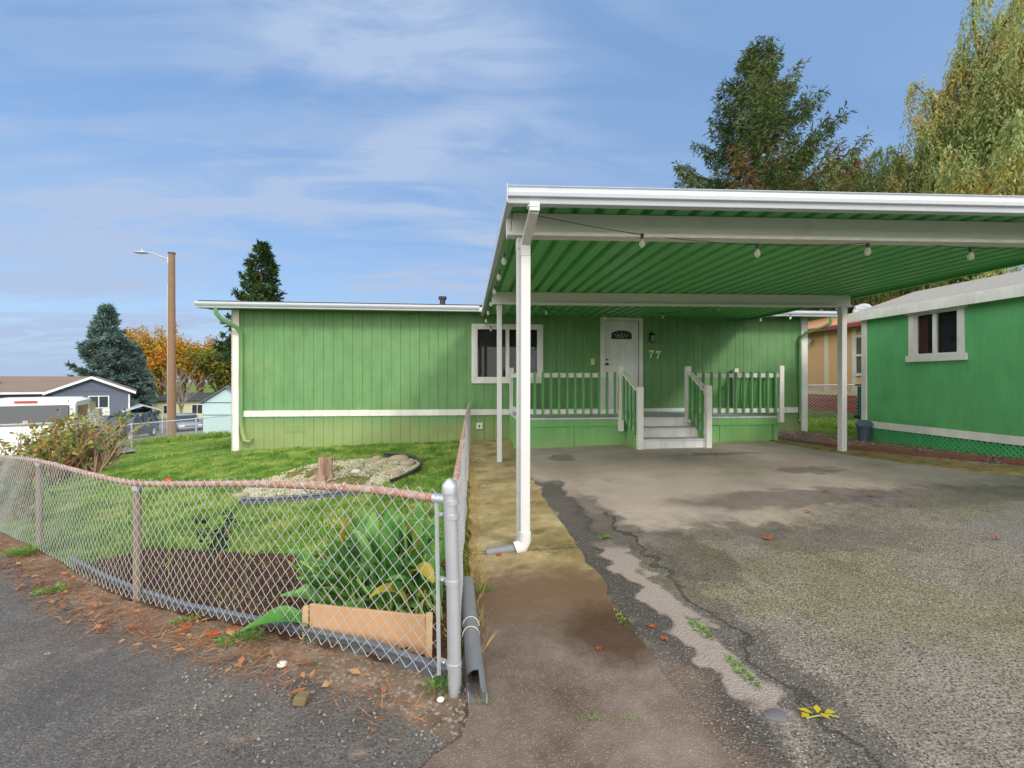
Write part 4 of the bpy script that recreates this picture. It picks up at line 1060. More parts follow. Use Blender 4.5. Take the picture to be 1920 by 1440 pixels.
# ------------------------------------------------------------------ yard things
def yard():
    # plastic edging behind the fence foot
    ln = [(-.09, 2.17), (-.5, 2.44), (-1.2, 2.87), (-1.9, 3.30), (-2.45, 3.68), (-3.0, 4.08), (-3.6, 4.52)]
    m = MB(); n = len(ln)
    pts = [gpt(p, .05 + .01*math.sin(i*2)) for i, p in enumerate(ln)]
    for i in range(n-1): m.bar(pts[i] - Vector((0,0,.035)), pts[i+1] - Vector((0,0,.035)), .006, .10)
    m.tube(pts, .017, 8)
    tag(m.build('garden_edging', 'edging_grey', smooth=False), 'dark grey plastic lawn edging along the foot of the street fence', 'edging')
    # edging of the pebble ring: rear right arc and the front strip
    def arc(a0, a1, k=1.0, n=16): return [(-2.0 + (1.27 * math.cos(a))*k, 7.3 + (1.36*math.sin(a))*k) for a in [a0 + (a1-a0)*i/n for i in range(n+1)]]
    m = MB(); pp = [gpt(p, .07) for p in arc(R(68), R(-42))]
    for i in range(len(pp)-1): m.bar(pp[i] - Vector((0,0,.045)), pp[i+1] - Vector((0,0,.045)), .008, .10)
    m.tube(pp, .018, 8)
    tag(m.build('garden_edging', 'edging_black'), 'black round-topped edging curving round the right end of the pebbles', 'edging')
    m = MB(); pp = [gpt(p, .085) for p in ((-2.85, 6.05), (-2.5, 5.96), (-2.0, 5.93), (-1.6, 5.97), (-1.25, 6.1))]
    for i in range(len(pp)-1): m.bar(pp[i] - Vector((0,0,.05)), pp[i+1] - Vector((0,0,.05)), .008, .12)
    m.tube(pp, .02, 8)
    tag(m.build('garden_edging', 'edging_grey'), 'straight grey edging strip in front of the pebbles and stump', 'edging')
    # stump
    sx, sy = -2.15, 7.1; gz = g(sx, sy); m = MB(); rings = []
    rr = random.Random(4); n = 22; ks = [1 + rr.uniform(-.13, .13) + .12*math.sin(3*2*PI*i/n + 1) for i in range(n)]
    zs = [-.05, .02, .10, .2, .29, .34]; rs = [.17, .145, .118, .108, .112, .108]
    for z, r_ in zip(zs, rs):
        rings += [(sx + .03*z + r_*ks[i]*math.cos(2*PI*i/n), sy + r_*ks[i]*math.sin(2*PI*i/n), gz + z + (.02*math.sin(i*.9) if z > .3 else 0)) for i in range(n)]
    fs = [(a*n+i, a*n+(i+1) % n, (a+1)*n+(i+1) % n, (a+1)*n+i) for a in range(5) for i in range(n)]
    rings.append((sx + .01, sy, gz + .335)); fs += [(5*n+i, 5*n+(i+1) % n, 6*n) for i in range(n)]
    m.add(rings, fs)
    for a in (.3, 2.2, 3.6, 5.0): m.tube([(sx + .1*math.cos(a), sy + .1*math.sin(a), gz + .06), (sx + .2*math.cos(a), sy + .2*math.sin(a), gz + .02), (sx + .3*math.cos(a+.2), sy + .3*math.sin(a+.2), gz - .02)], [.05, .03, .012], 8)
    tag(m.build('tree_stump', 'stump_wood', smooth=True), 'short weathered tree stump standing in the white pebbles', 'stump')
    # stones of the ring
    for i, (x, y, s, mt, lb) in enumerate([(-1.2, 8.15, .17, 'stone_tan', 'flat tan rock inside the black edging at the back of the pebbles'), (-.98, 7.6, .15, 'stone_tan', 'long tan rock against the right bend of the black edging'),
            (-1.1, 7.0, .12, 'stone_tan', 'low tan rock at the front right of the pebble bed'), (-1.75, 7.4, .09, 'stone_white', 'pale round rock just right of the tree stump'), (-1.6, 8.3, .12, 'stone_tan', 'small tan rock at the rear of the pebbles near the edging start'),
            (-3.05, 6.5, .10, 'stone_tan', 'tan rock at the left front end of the pebble bed')]):
        bm = bmesh.new(); bmesh.ops.create_icosphere(bm, subdivisions=3, radius=1); r2 = random.Random(i)
        ph = [r2.uniform(0, 6) for _ in range(6)]
        for v in bm.verts:
            k = 1 + .12*math.sin(v.co.x*3+ph[0]) + .1*math.sin(v.co.y*4+ph[1]) + .08*math.sin(v.co.z*5+ph[2])
            v.co = Vector((v.co.x*k*s*1.05, v.co.y*k*s*.8, v.co.z*k*s*.4)) + Vector((x, y, g(x, y) + s*.22))
        me = bpy.data.meshes.new('rock'); bm.to_mesh(me); bm.free()
        tag(link_mesh('rock', me, mt, smooth=True), lb, 'rock', 'rocks in the pebble bed')
    # orange plank on edge with stakes
    T = thing('bed_board', 'orange-tan board on edge with short stakes, under the leafy clump behind the fence', 'board', (-.56, 2.50, 0))
    a, b = Vector((-.90, 2.70)), Vector((-.215, 2.36)); za, zb = g(*a), g(*b)
    d = (b - a).normalized(); nn = Vector((d.y, -d.x))
    m = MB(); m.prism([(a.x, a.y, za + .02), (b.x, b.y, zb + .01), (b.x, b.y, zb + .215), ((a.x+b.x)/2, (a.y+b.y)/2, (za+zb)/2 + .20), (a.x, a.y, za + .185)], (nn.x*-.018, nn.y*-.018, 0)); m.build('board', 'plank_orange', T, bevel=.003)
    for q, h in ((a - d*.03 , .17), (b + d*.02, .23)):
        m = MB(); m.bar((q.x, q.y, g(*q) - .05), (q.x + .004, q.y + .004, g(*q) + h), .034, .03, (0, 1, 0)); m.build('stake', 'stake_wood', T, bevel=.003)
    # torn dark drain pipe lying by the corner post
    m = MB(); pts = [Vector((.045, 1.96, .045)), Vector((.03, 2.3, .05)), Vector((.012, 2.72, .06)), Vector((.0, 3.02, .075))]
    n = 20; vs = []; fs = []
    P_ = []
    for i in range(25):
        t = i/24*3; k = min(int(t), 2); P_.append(pts[k].lerp(pts[k+1], t-k))
    for i, p in enumerate(P_):
        for s_, rr_ in ((0, .043), (1, .038)):
            for j in range(n):
                a = 2*PI*j/n; rip = .05 * max(0, math.cos(a - 2.3))**2 * 1.6 if i < 1 else 0
                vs.append((p.x + rr_*math.cos(a), p.y + rip + (.02*math.sin(5*a) if i == 0 else 0), p.z + .002 + rr_*math.sin(a)))
    for i in range(24):
        for s_ in (0, 1):
            for j in range(n):
                if i < 3 and 4 <= j <= 8: continue
                q = (i*2+s_)*n; q2 = ((i+1)*2+s_)*n
                fs.append((q+j, q+(j+1) % n, q2+(j+1) % n, q2+j))
    for j in range(n):
        for i in (0, 24): q = i*2*n; fs.append((q+j, q+(j+1) % n, q+n+(j+1) % n, q+n+j)) if not (i == 0 and 4 <= j <= 8) else None
    m.add(vs, fs); me_o = m.build('drain_hose', 'pipe_grey', smooth=True)
    tag(me_o, 'dark grey drain pipe with a torn end lying beside the corner post', 'pipe')
    m = MB()
    for y in (2.42, 2.52): m.tube([(.02 + .046*math.cos(a), y + .015*math.sin(a), .055 + .046*math.sin(a)) for a in [PI*i/10 for i in range(11)]], .0025, 5)
    tag(m.build('tie_wire', 'old_wire'), 'loops of pale tie wire over the dark drain pipe', 'wire')
    # broad-leaved clump
    T = thing('leafy_clump', 'tall clump of broad green leaves behind the fence beside the corner post', 'plant', (-.45, 2.85, g(-.45, 2.85)))
    Vs = []; Fs = []; r2 = np.random.default_rng(5); off = 0; st = MB()
    yv = []; yf_ = []; yo = 0
    def leaf(base, dirn, L, W, bend, stem):
        nonlocal off, yo
        p = np.array(base, float); d = np.array(dirn, float); d /= np.linalg.norm(d)
        pts = [p.copy()]; ns = 9; up = np.array([0, 0, 1.])
        for i in range(ns + 3):
            t = i / (ns + 2); d2 = d + np.array([0, 0, -1]) * bend * t**1.5 + np.array(dirn)*[1,1,0]*.35*t
            d2 /= np.linalg.norm(d2); p = p + d2 * (L + stem) / (ns + 3); pts.append(p.copy())
        pts = np.array(pts); k = len(pts); side = np.cross(d, up); 
        if np.linalg.norm(side) < .05: side = np.array([1., 0, 0])
        side /= np.linalg.norm(side)
        tw = r2.uniform(-.6, .6); side = side*math.cos(tw) + np.cross(side, d)*math.sin(tw)
        s0 = stem / (L + stem)
        V = []
        for i in range(k):
            t = i/(k-1); tt = max(0, (t - s0) / (1 - s0)); w = W * (math.sin(PI * min(1, tt*.93 + .03))**.75) if tt > 0 else .008
            tan = pts[min(i+1, k-1)] - pts[max(i-1, 0)]; tan /= np.linalg.norm(tan); nn_ = np.cross(side, tan)
            cup = w*.28
            V += [pts[i] - side*w*.5 + nn_*cup, pts[i], pts[i] + side*w*.5 + nn_*cup]
        F = []
        for i in range(k-1):
            for q in (0, 1): F.append((i*3+q, i*3+q+1, i*3+q+4, i*3+q+3))
        return np.array(V), np.array(F)
    for i in range(320):
        bx = -.46 + r2.normal(0, .16); by = 2.87 + r2.normal(0, .10)
        az = r2.uniform(0, 2*PI); tilt = abs(r2.normal(.28, .25)); 
        if i % 4 == 0: az = PI + r2.uniform(-.5, .35); tilt = r2.uniform(.5, 1.05)
        dirn = (math.cos(az)*tilt, math.sin(az)*tilt*.7, 1)
        low = i % 9 == 0
        L = r2.uniform(.20, .32); stem = r2.uniform(.10, .40) if tilt < .5 else r2.uniform(.12, .30)
        if low: L, stem, dirn = r2.uniform(.3, .4), .12, (math.cos(az)*1.2, math.sin(az)*1.0, .7)
        V, F = leaf((bx, by, g(bx, by)), dirn, L, r2.uniform(.055, .105), r2.uniform(.15, 1.2), stem)
        if V[:, 0].max() > -.13 or (V[:, 1] < 2.06 - (V[:, 0] + .066)*.63 + .05).any() or ((V[:, 2] < .24) & (V[:, 1] < 2.36 - (V[:, 0] + .215)*.50 + .06)).any(): continue
        if i % 11 == 5: yv.append(V); yf_.append(F + yo); yo += len(V)
        else: Vs.append(V); Fs.append(F + off); off += len(V)
        if i % 2 == 0:
            h = r2.uniform(.18, .42); st.tube([(bx, by, g(bx, by) - .01), (bx + dirn[0]*h*.5, by + dirn[1]*h*.5, g(bx, by) + h*.5), (bx + dirn[0]*h, by + dirn[1]*h, g(bx, by) + h*.95)], [.009, .0075, .005], 6)
    # one long leaf arching left over the bed
    V, F = leaf((-.85, 2.75, g(-.85, 2.75)), (-.9, .0, .75), .38, .11, 2.0, .12); Vs.append(V); Fs.append(F + off); off += len(V)
    V, F = leaf((-.78, 2.72, g(-.8, 2.72)), (-.8, -.12, .45), .40, .10, .9, .10); Vs.append(V); Fs.append(F + off); off += len(V)
    np_mesh('foliage', np.concatenate(Vs), np.concatenate(Fs), 'leaf_clump', T, True)
    np_mesh('yellowing_foliage', np.concatenate(yv), np.concatenate(yf_), 'leaf_yellowing', T, True)
    st.build('stem', 'stem_green', T, smooth=True)
    # small rose seedling and orange bloom behind the line post
    def seedling(name, x, y, h, n, lb, lw=.05, mat='leaf_dark', seed=1):
        r3 = np.random.default_rng(seed); T = thing(name, lb, 'plant', (x, y, g(x, y)))
        m = MB(); top = []
        for i in range(4):
            a = r3.uniform(0, 6.28); e = (x + .12*math.cos(a)*h/.4, y + .12*math.sin(a)*h/.4, g(x, y) + h*r3.uniform(.7, 1)); m.tube([(x, y, g(x, y) - .02), ((x+e[0])/2 + .01, (y+e[1])/2, g(x, y) + h*.5), e], [.005, .004, .0025], 6); top.append(e)
        m.build('stem', 'twig_brown', T)
        k = r3.integers(0, 4, n); t = r3.uniform(.3, 1, n); E = np.array(top)[k]; B = np.array([x, y, g(x, y)])
        P = B + (E - B)*t[:, None] + r3.normal(0, .02, (n, 3)); D = r3.normal(0, 1, (n, 3)); D[:, 2] = np.abs(D[:, 2])*.3
        V, F = leafquads(P, D, r3.uniform(lw, lw*1.5, n), r3.uniform(lw*.6, lw, n), None, .2); np_mesh('foliage', V, F, mat, T)
        return T
    seedling('rose_plant', -2.18, 4.25, .48, 90, 'thin dark-leaved rose seedling in the bark bed behind the rusty line post', seed=2)
    T = thing('rose_flower', 'single orange rosebud on a thin stem beside the fence line post', 'flower', (-2.42, 3.95, g(-2.42, 3.95)))
    x, y = -2.42, 3.95
    m = MB(); m.tube([(x, y, g(x, y)), (x + .01, y, g(x, y) + .4), (x, y, g(x, y) + .80)], .003, 5); m.build('stem', 'stem_green', T)
    m = MB(); m.sphere((x, y, g(x, y) + .81), .026, 10, 6, (1, 1, 1.1)); m.build('bloom', 'lamp_red', T, smooth=True)
    # brick chip on the street
    p = pt(563, 1303, 2.04); m = MB(); m.prism([(p.x - .03, p.y - .02, g(p.x, p.y)), (p.x + .028, p.y - .03, g(p.x, p.y)), (p.x + .034, p.y + .02, g(p.x, p.y)), (p.x - .02, p.y + .032, g(p.x, p.y))], (.006, .004, .038))
    tag(m.build('stone_chunk', 'timber_mossy', bevel=.006), 'broken brown stone chunk lying on the dark street asphalt', 'stone')
    for (px, py, s, lb) in ((529, 1230, .026, 'round cream pebble at the fence foot'), (826, 1312, .017, 'tan pebble on the street below the corner post')):
        f = 1.42*850/(py - 712); p = pt(px, py, f); m = MB(); m.sphere((p.x, p.y, g(p.x, p.y) + s*.3), s, 12, 8, (1, .9, .6)); tag(m.build('pebble', 'stone_white', smooth=True), lb, 'pebble')
    # single fallen leaves on the tarmac
    for i, (px, py, s, lb) in enumerate([(1440, 1009, .11, 'largest orange leaf lying alone on the middle of the driveway'), (1518, 960, .08, 'orange leaf on the driveway beyond the largest one'), (1224, 1174, .05, 'small brown-orange leaf on the dark strip left of the driveway'),
            (1246, 1197, .055, 'orange leaf at the edge of the pale patch on the driveway'), (1122, 1216, .04, 'orange leaf on the wet stained walkway'), (1870, 1009, .07, 'reddish leaf near the right side of the driveway'), (1550, 921, .09, 'rust-brown leaf on the dark band across the driveway'),
            (1635, 929, .08, 'rust-brown leaf further right on the dark band across the driveway'), (935, 1040, .07, 'orange leaf beside the downspout boot'), (1712, 948, .06, 'small red leaf right of the dark band on the driveway'),
            (350, 1176, .085, 'first pale orange leaf at the fence foot left of the weeds'), (398, 1188, .11, 'jagged orange oak leaf at the fence foot'), (435, 1183, .11, 'broad orange leaf right of the jagged oak leaf'), (250, 1176, .06, 'pale tan leaf on the street below the line post'), (90, 1226, .045, 'dark curled leaf on the left of the street')]):
        z = 0
        f = 1.42*850/(py - 712)
        for _ in range(4): q = pt(px, py, f); f = (CAMZ - g(q.x, q.y) - .02)*850/(py - 712)
        q = pt(px, py, f); a = i*1.7; n = 9; m = MB(); vs = [(0, 0, .012)]
        oak = [1, .55, .85, .5, .75, .5, .85, .55, .9, .45]; n = 10
        for j in range(n):
            rr_ = s*.5*oak[j]*(1.0 if j else 1.2); vs.append((rr_*math.cos(a + 2*PI*j/n), rr_*math.sin(a + 2*PI*j/n)*.8, .004 + .012*math.sin(j*1.9 + i)**2))
        m.add(vs, [(0, 1+j, 1+(j+1) % n) for j in range(n)])
        T = m.build('fallen_leaf', 'leaf_fallen' if i != 14 else 'litter_grey', None); T.location = (q.x, q.y, g(q.x, q.y) + .014)
        so = T.modifiers.new('thickness', 'SOLIDIFY'); so.thickness = .0015
        tag(T, lb, 'leaf', 'single fallen leaves on the tarmac')
    # yellow twig at the bottom edge
    q = pt(1525, 1346, 1.42*850/(1346-712)); T = thing('yellow_twig', 'yellow-green leaves on a twig at the bottom edge of the driveway', 'twig', (q.x, q.y, g(q.x, q.y)))
    m = MB(); z = g(q.x, q.y) + .02; m.tube([(q.x - .05, q.y - .02, z), (q.x + .05, q.y - .01, z), (q.x + .09, q.y - .03, z)], .003, 5); m.build('stem', 'stem_green', T)
    P = np.array([(q.x, q.y, z), (q.x + .02, q.y, z), (q.x - .02, q.y, z), (q.x + .05, q.y, z), (q.x + .03, q.y, z)]); D = np.array([(-1, .45, .15), (.6, .9, .2), (-.9, -.4, .1), (1, -.3, .2), (.2, -1, .1)])
    V, F = leafquads(P, D, np.array([.06, .045, .055, .045, .045]), np.full(5, .03), np.tile([0, 0, 1.], (5, 1)), .15); np_mesh('foliage', V, F, 'leaf_gold', T)
    # grey flat rock at the bottom edge
    q = pt(1455, 1346, 1.42*850/(1346-712)); bm = bmesh.new(); bmesh.ops.create_icosphere(bm, subdivisions=3, radius=1)
    for v in bm.verts:
        k = 1 + .1*math.sin(v.co.x*4) + .1*math.sin(v.co.y*3+1); v.co = Vector((v.co.x*k*.05, v.co.y*k*.04, v.co.z*.014)) + Vector((q.x, q.y, g(q.x, q.y) + .008))
    me = bpy.data.meshes.new('rock'); bm.to_mesh(me); bm.free(); tag(link_mesh('rock', me, 'stone_grey', smooth=True), 'flat grey rock at the bottom edge beside the yellow twig', 'rock')
    # weeds
    W = [(1310, 1180, .075, 'weeds growing in the driveway crack beside the pale patch'), (1390, 1262, .075, 'weeds in the driveway crack nearest the bottom edge'), (1135, 1010, .07, 'small weed sprouting beside the walkway edge by the dark crack'),
         (1165, 1165, .065, 'weeds along the edge of the wet walkway'), (450, 1200, .13, 'bright green weed tuft on the street by the oak leaf'), (350, 1165, .09, 'short weed tuft at the fence foot left of the edging'), (60, 1035, .22, 'tall grass tuft at the far left fence foot'),
         (95, 1110, .12, 'flat green weed patch on the left street edge'), (830, 1290, .10, 'weed tuft at the foot of the corner post'), (905, 1318, .05, 'tiny weed on the walkway below the drain pipe'), (1110, 1352, .06, 'weed tuft at the bottom edge left of centre'), (1175, 1354, .05, 'weed tuft at the bottom edge right of its neighbour'),
         (890, 1110, .12, 'weed tuft beside the upper end of the drain pipe')]
    for i, (px, py, s, lb) in enumerate(W):
        f = 1.42*850/(py - 712)
        for _ in range(5): q = pt(px, py, f); f = (CAMZ - g(q.x, q.y))*850/(py - 712)
        q = pt(px, py, f); n = int(140 * (s/.1)); r3 = np.random.default_rng(i); a = r3.uniform(0, 6.28, n); rd = s*.9*r3.uniform(0, 1, n)**.8
        line = 1 if i in (0, 1, 3) else 0
        X = q.x + rd*np.cos(a)*(.35 if line else 1); Y = q.y + rd*np.sin(a)*(1.8 if line else .6); D = np.stack([np.cos(a)*.9, np.sin(a)*.9, np.abs(r3.normal(.6, .4, n))], 1)
        V, F = leafquads(np.stack([X, Y, G(X, Y) + .008], 1), D, r3.uniform(s*.15, s*.45, n), r3.uniform(.004, .010, n)*(1 + 4*s), None)
        T = np_mesh('weed', V, F, 'weed_green'); tag(T, lb, 'weed', 'weeds at the pavement edges')
yard()
# ------------------------------------------------------------------ woody shrubs
def shrub(x, y, h, r, nst, nleaf, lb, seed, leafL=.09, tw=.016, mats=('twig_brown', 'leaf_shrub')):
    r3 = random.Random(seed); gz = g(x, y); T = thing('shrub', lb, 'shrub', (x, y, gz)); m = MB(); tips = []
    def grow(p, d, L, rad, lev):
        pts = [p]; q = p
        for i in range(4):
            d = (d + Vector((r3.gauss(0, .16), r3.gauss(0, .16), r3.gauss(.05, .1)))).normalized(); q = q + d * L/4; pts.append(q)
        m.tube(pts, [rad*(1 - .12*i) for i in range(5)], 5); 
        for i in range(1, 5): tips.append((pts[i], lev))
        if lev < 3:
            for _ in range(r3.choice((2, 2, 3))):
                k = r3.randint(1, 4); dd = (d + Vector((r3.gauss(0, .45), r3.gauss(0, .45), r3.uniform(0, .4)))).normalized(); grow(pts[k], dd, L*r3.uniform(.5, .8), rad*.6, lev+1)
    for i in range(nst):
        a = 2*PI*i/nst + r3.uniform(-.3, .3); b = r3.uniform(0, .35)*r
        grow(Vector((x + b*math.cos(a), y + b*math.sin(a), gz - .03)), Vector((math.cos(a)*r/h*.8, math.sin(a)*r/h*.8, 1)).normalized(), h*.5, tw, 0)
    m.build('branches', mats[0], T)
    tp = [t for t in tips if t[1] >= 1 and t[0].z > gz + h*.15]; rr = np.random.default_rng(seed); k = rr.integers(0, len(tp), nleaf)
    # leaves in patches: weight by position noise
    P = np.array([tuple(tp[i][0]) for i in k]); keep = (vnoise(P[:, 0]*2, P[:, 2]*2 + P[:, 1], 3, seed) > -.18) | (rr.random(nleaf) < .25); P = P[keep]; n = len(P)
    P = P + rr.normal(0, .03, (n, 3)); D = rr.normal(0, 1, (n, 3)); D[:, 2] -= .2
    V, F = leafquads(P, D, rr.uniform(leafL*.6, leafL*1.2, n), rr.uniform(leafL*.4, leafL*.75, n), None, .25); np_mesh('leaves', V, F, mats[1], T)
def shrubs():
    q = pt(170, 880, 9.2); shrub(q.x, q.y, 1.25, .75, 36, 1350, 'large twiggy shrub with thick pale stems and green leaves left of the lawn', 5, .10, .02, ('twig_pale', 'leaf_shrub'))
    q = pt(105, 885, 8.6); shrub(q.x, q.y, 1.25, .6, 26, 520, 'middle twiggy shrub in front of the white pickup', 8, .095, .016)
    q = pt(62, 868, 7.6); shrub(q.x, q.y, 1.02, .36, 9, 420, 'narrow rose bush with few leaves behind the fence, before the white tailgate', 9, .10, .012)
    q = pt(10, 900, 6.6); shrub(q.x, q.y, .95, .45, 12, 260, 'bare twiggy rose bush at the left edge of the picture', 12, .08, .012)
    q = pt(-8, 945, 5.4); shrub(q.x - .1, q.y + .3, .55, .3, 9, 500, 'low leafy bush poking over the fence at the left edge', 14, .09, .01)
shrubs()
# ------------------------------------------------------------------ small green shed on the right
def shed():
    X = 7.8; y1 = 8.25; y0 = 1.6; XB = 10.4; zt = Z0 + 1.23; zb = Z0 - .86
    T = thing('shed', 'dark green shed with white trim and lattice skirting on the right', 'shed', (X, 6, g(X, 6)))
    wy0, wy1, wz0, wz1 = 6.30, 7.28, Z0 + .20, Z0 + 1.04     # window opening in the x=X wall
    # measured from the photo: px 1705-1805
    def Yat(px):
        r = (px - 960)/FPX; f = X/(SI + r*CO); return f*(CO - r*SI), f
    (Ya, fa), (Yb, fb) = Yat(1716), Yat(1797)
    wy0, wy1 = Yb, Ya; wz0 = Z0 + (712 - 664)/FPX*(fa+fb)/2*.985; wz1 = Z0 + (712 - 583)/FPX*(fa+fb)/2*.99
    m = MB()
    m.bb(X, X + .06, y0, wy0, zb, zt); m.bb(X, X + .06, wy1, y1, zb, zt); m.bb(X, X + .06, wy0, wy1, zb, wz0); m.bb(X, X + .06, wy0, wy1, wz1, zt)
    m.bb(X + .0605, XB, y1 - .06, y1, zb, zt); m.bb(X + .0605, XB, y0, y0 + .06, zb, zt); m.bb(XB - .06, XB - .0005, y0 + .061, y1 - .061, zb, zt)
    xr = (X + XB)/2; zr = zt + .50
    for yy in (y0, y1 - .06): m.prism([(X + .01, yy, zt + .001), (XB - .01, yy, zt + .001), (xr, yy, zr - .02)], (0, .06, 0))
    m.build('wall', 'shed_green', T)
    m = MB(); 
    xe = X - .13; ze = zt + .04
    m.prism([(xe, y0 - .2, ze), (xr, y0 - .2, zr + .02), (xr, y0 - .2, zr + .07), (xe, y0 - .2, ze + .05)], (0, y1 - y0 + .36, 0)); xe2 = XB + .13
    m.prism([(xe2, y0 - .2, ze), (xr + .001, y0 - .2, zr + .02), (xr + .001, y0 - .2, zr + .07), (xe2, y0 - .2, ze + .05)], (0, y1 - y0 + .36, 0))
    m.build('roof', 'shingle_pale', T)
    m = MB(); m.bb(xe - .025, xe - .001, y0 - .2, y1 + .17, zt - .075, ze + .058); m.build('fascia', 'worn_white', T, bevel=.003)
    m = MB(); m.bb(xe, X, y0, y1, zt - .03, zt - .01); m.build('soffit', 'shed_green', T)
    m = MB(); m.bb(X - .025, X - .001, y1 - .10, y1 + .012, zb - .07, zt - .032); m.bb(X - .001, X + .1, y1 + .001, y1 + .02, zb - .07, zt - .03); m.build('corner_board', 'worn_white', T, bevel=.003)
    m = MB(); m.bb(X - .022, X - .001, y0, y1 - .102, zb - .07, zb + .055); m.build('base_board', 'worn_white', T, bevel=.003)
    # window: frame with header and sill ears
    m = MB(); c = .10
    m.bb(X - .03, X - .001, wy0 - c, wy0, wz0, wz1); m.bb(X - .03, X - .001, wy1, wy1 + c, wz0, wz1)
    m.bb(X - .036, X - .001, wy0 - c - .04, wy1 + c + .04, wz1 + .001, wz1 + .10); m.bb(X - .045, X - .001, wy0 - c - .04, wy1 + c + .04, wz0 - .11, wz0 - .001)
    W = m.build('window', 'worn_white', T, bevel=.003)
    ym = wy0 + (wy1 - wy0)*.53; m = MB(); f = .025
    m.bb(X + .0, X + .05, wy0, wy1, wz0, wz0 + f); m.bb(X, X + .05, wy0, wy1, wz1 - f, wz1); m.bb(X, X + .05, wy0, wy0 + f, wz0 + f, wz1 - f); m.bb(X, X + .05, wy1 - f, wy1, wz0 + f, wz1 - f); m.bb(X - .008, X + .05, ym - .03, ym + .03, wz0 + f, wz1 - f)
    m.build('sash', 'white_paint', W, bevel=.002)
    m = MB(); m.bb(X + .02, X + .024, wy0 + f, ym - .03, wz0 + f, wz1 - f); m.build('pane', 'window_glass', W); m = MB(); m.bb(X + .03, X + .034, ym + .03, wy1 - f, wz0 + f, wz1 - f); m.build('pane', 'window_glass', W)
    m = MB(); m.bb(X + .07, X + .09, wy1 - .16, wy1 + .05, wz0, wz1); m.bb(X + .5, X + .9, wy0 + .5, wy1 + .1, wz0 - .1, wz0 + .45); m.bb(X + .45, X + .92, wy0 + .45, wy1 + .12, wz0 + .5, wz0 + .53); m.build('shelf', 'furniture_red', W)
    m = MB(); m.bb(X + .08, X + .09, wy0 - .02, ym, wz0, wz1); m.build('blind', 'curtain_dark', W)
    # lattice skirting: two layers of diagonal laths
    a0, a1 = y0, y1 - .02; l0, l1 = zb - .52, zb - .075; H = l1 - l0
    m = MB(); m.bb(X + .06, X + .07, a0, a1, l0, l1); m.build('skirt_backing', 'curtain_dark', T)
    m = MB(); st = .082
    for s, xo in ((1, X + .004), (-1, X + .0115)):
        y = a0 - H
        while y < a1:
            p0, p1 = y, y + H
            t0 = max(0, (a0 - p0)/H); t1 = min(1, (a1 - p0)/H)
            if t1 > t0 + .05:
                za_, zb2 = (l0 + H*t0, l0 + H*t1) if s > 0 else (l1 - H*t0, l1 - H*t1)
                m.bar((xo, p0 + H*t0, za_), (xo, p0 + H*t1, zb2), .038, .007, (1, 0, 0))
            y += st
    m.build('lattice', 'lattice_green', T)
shed()
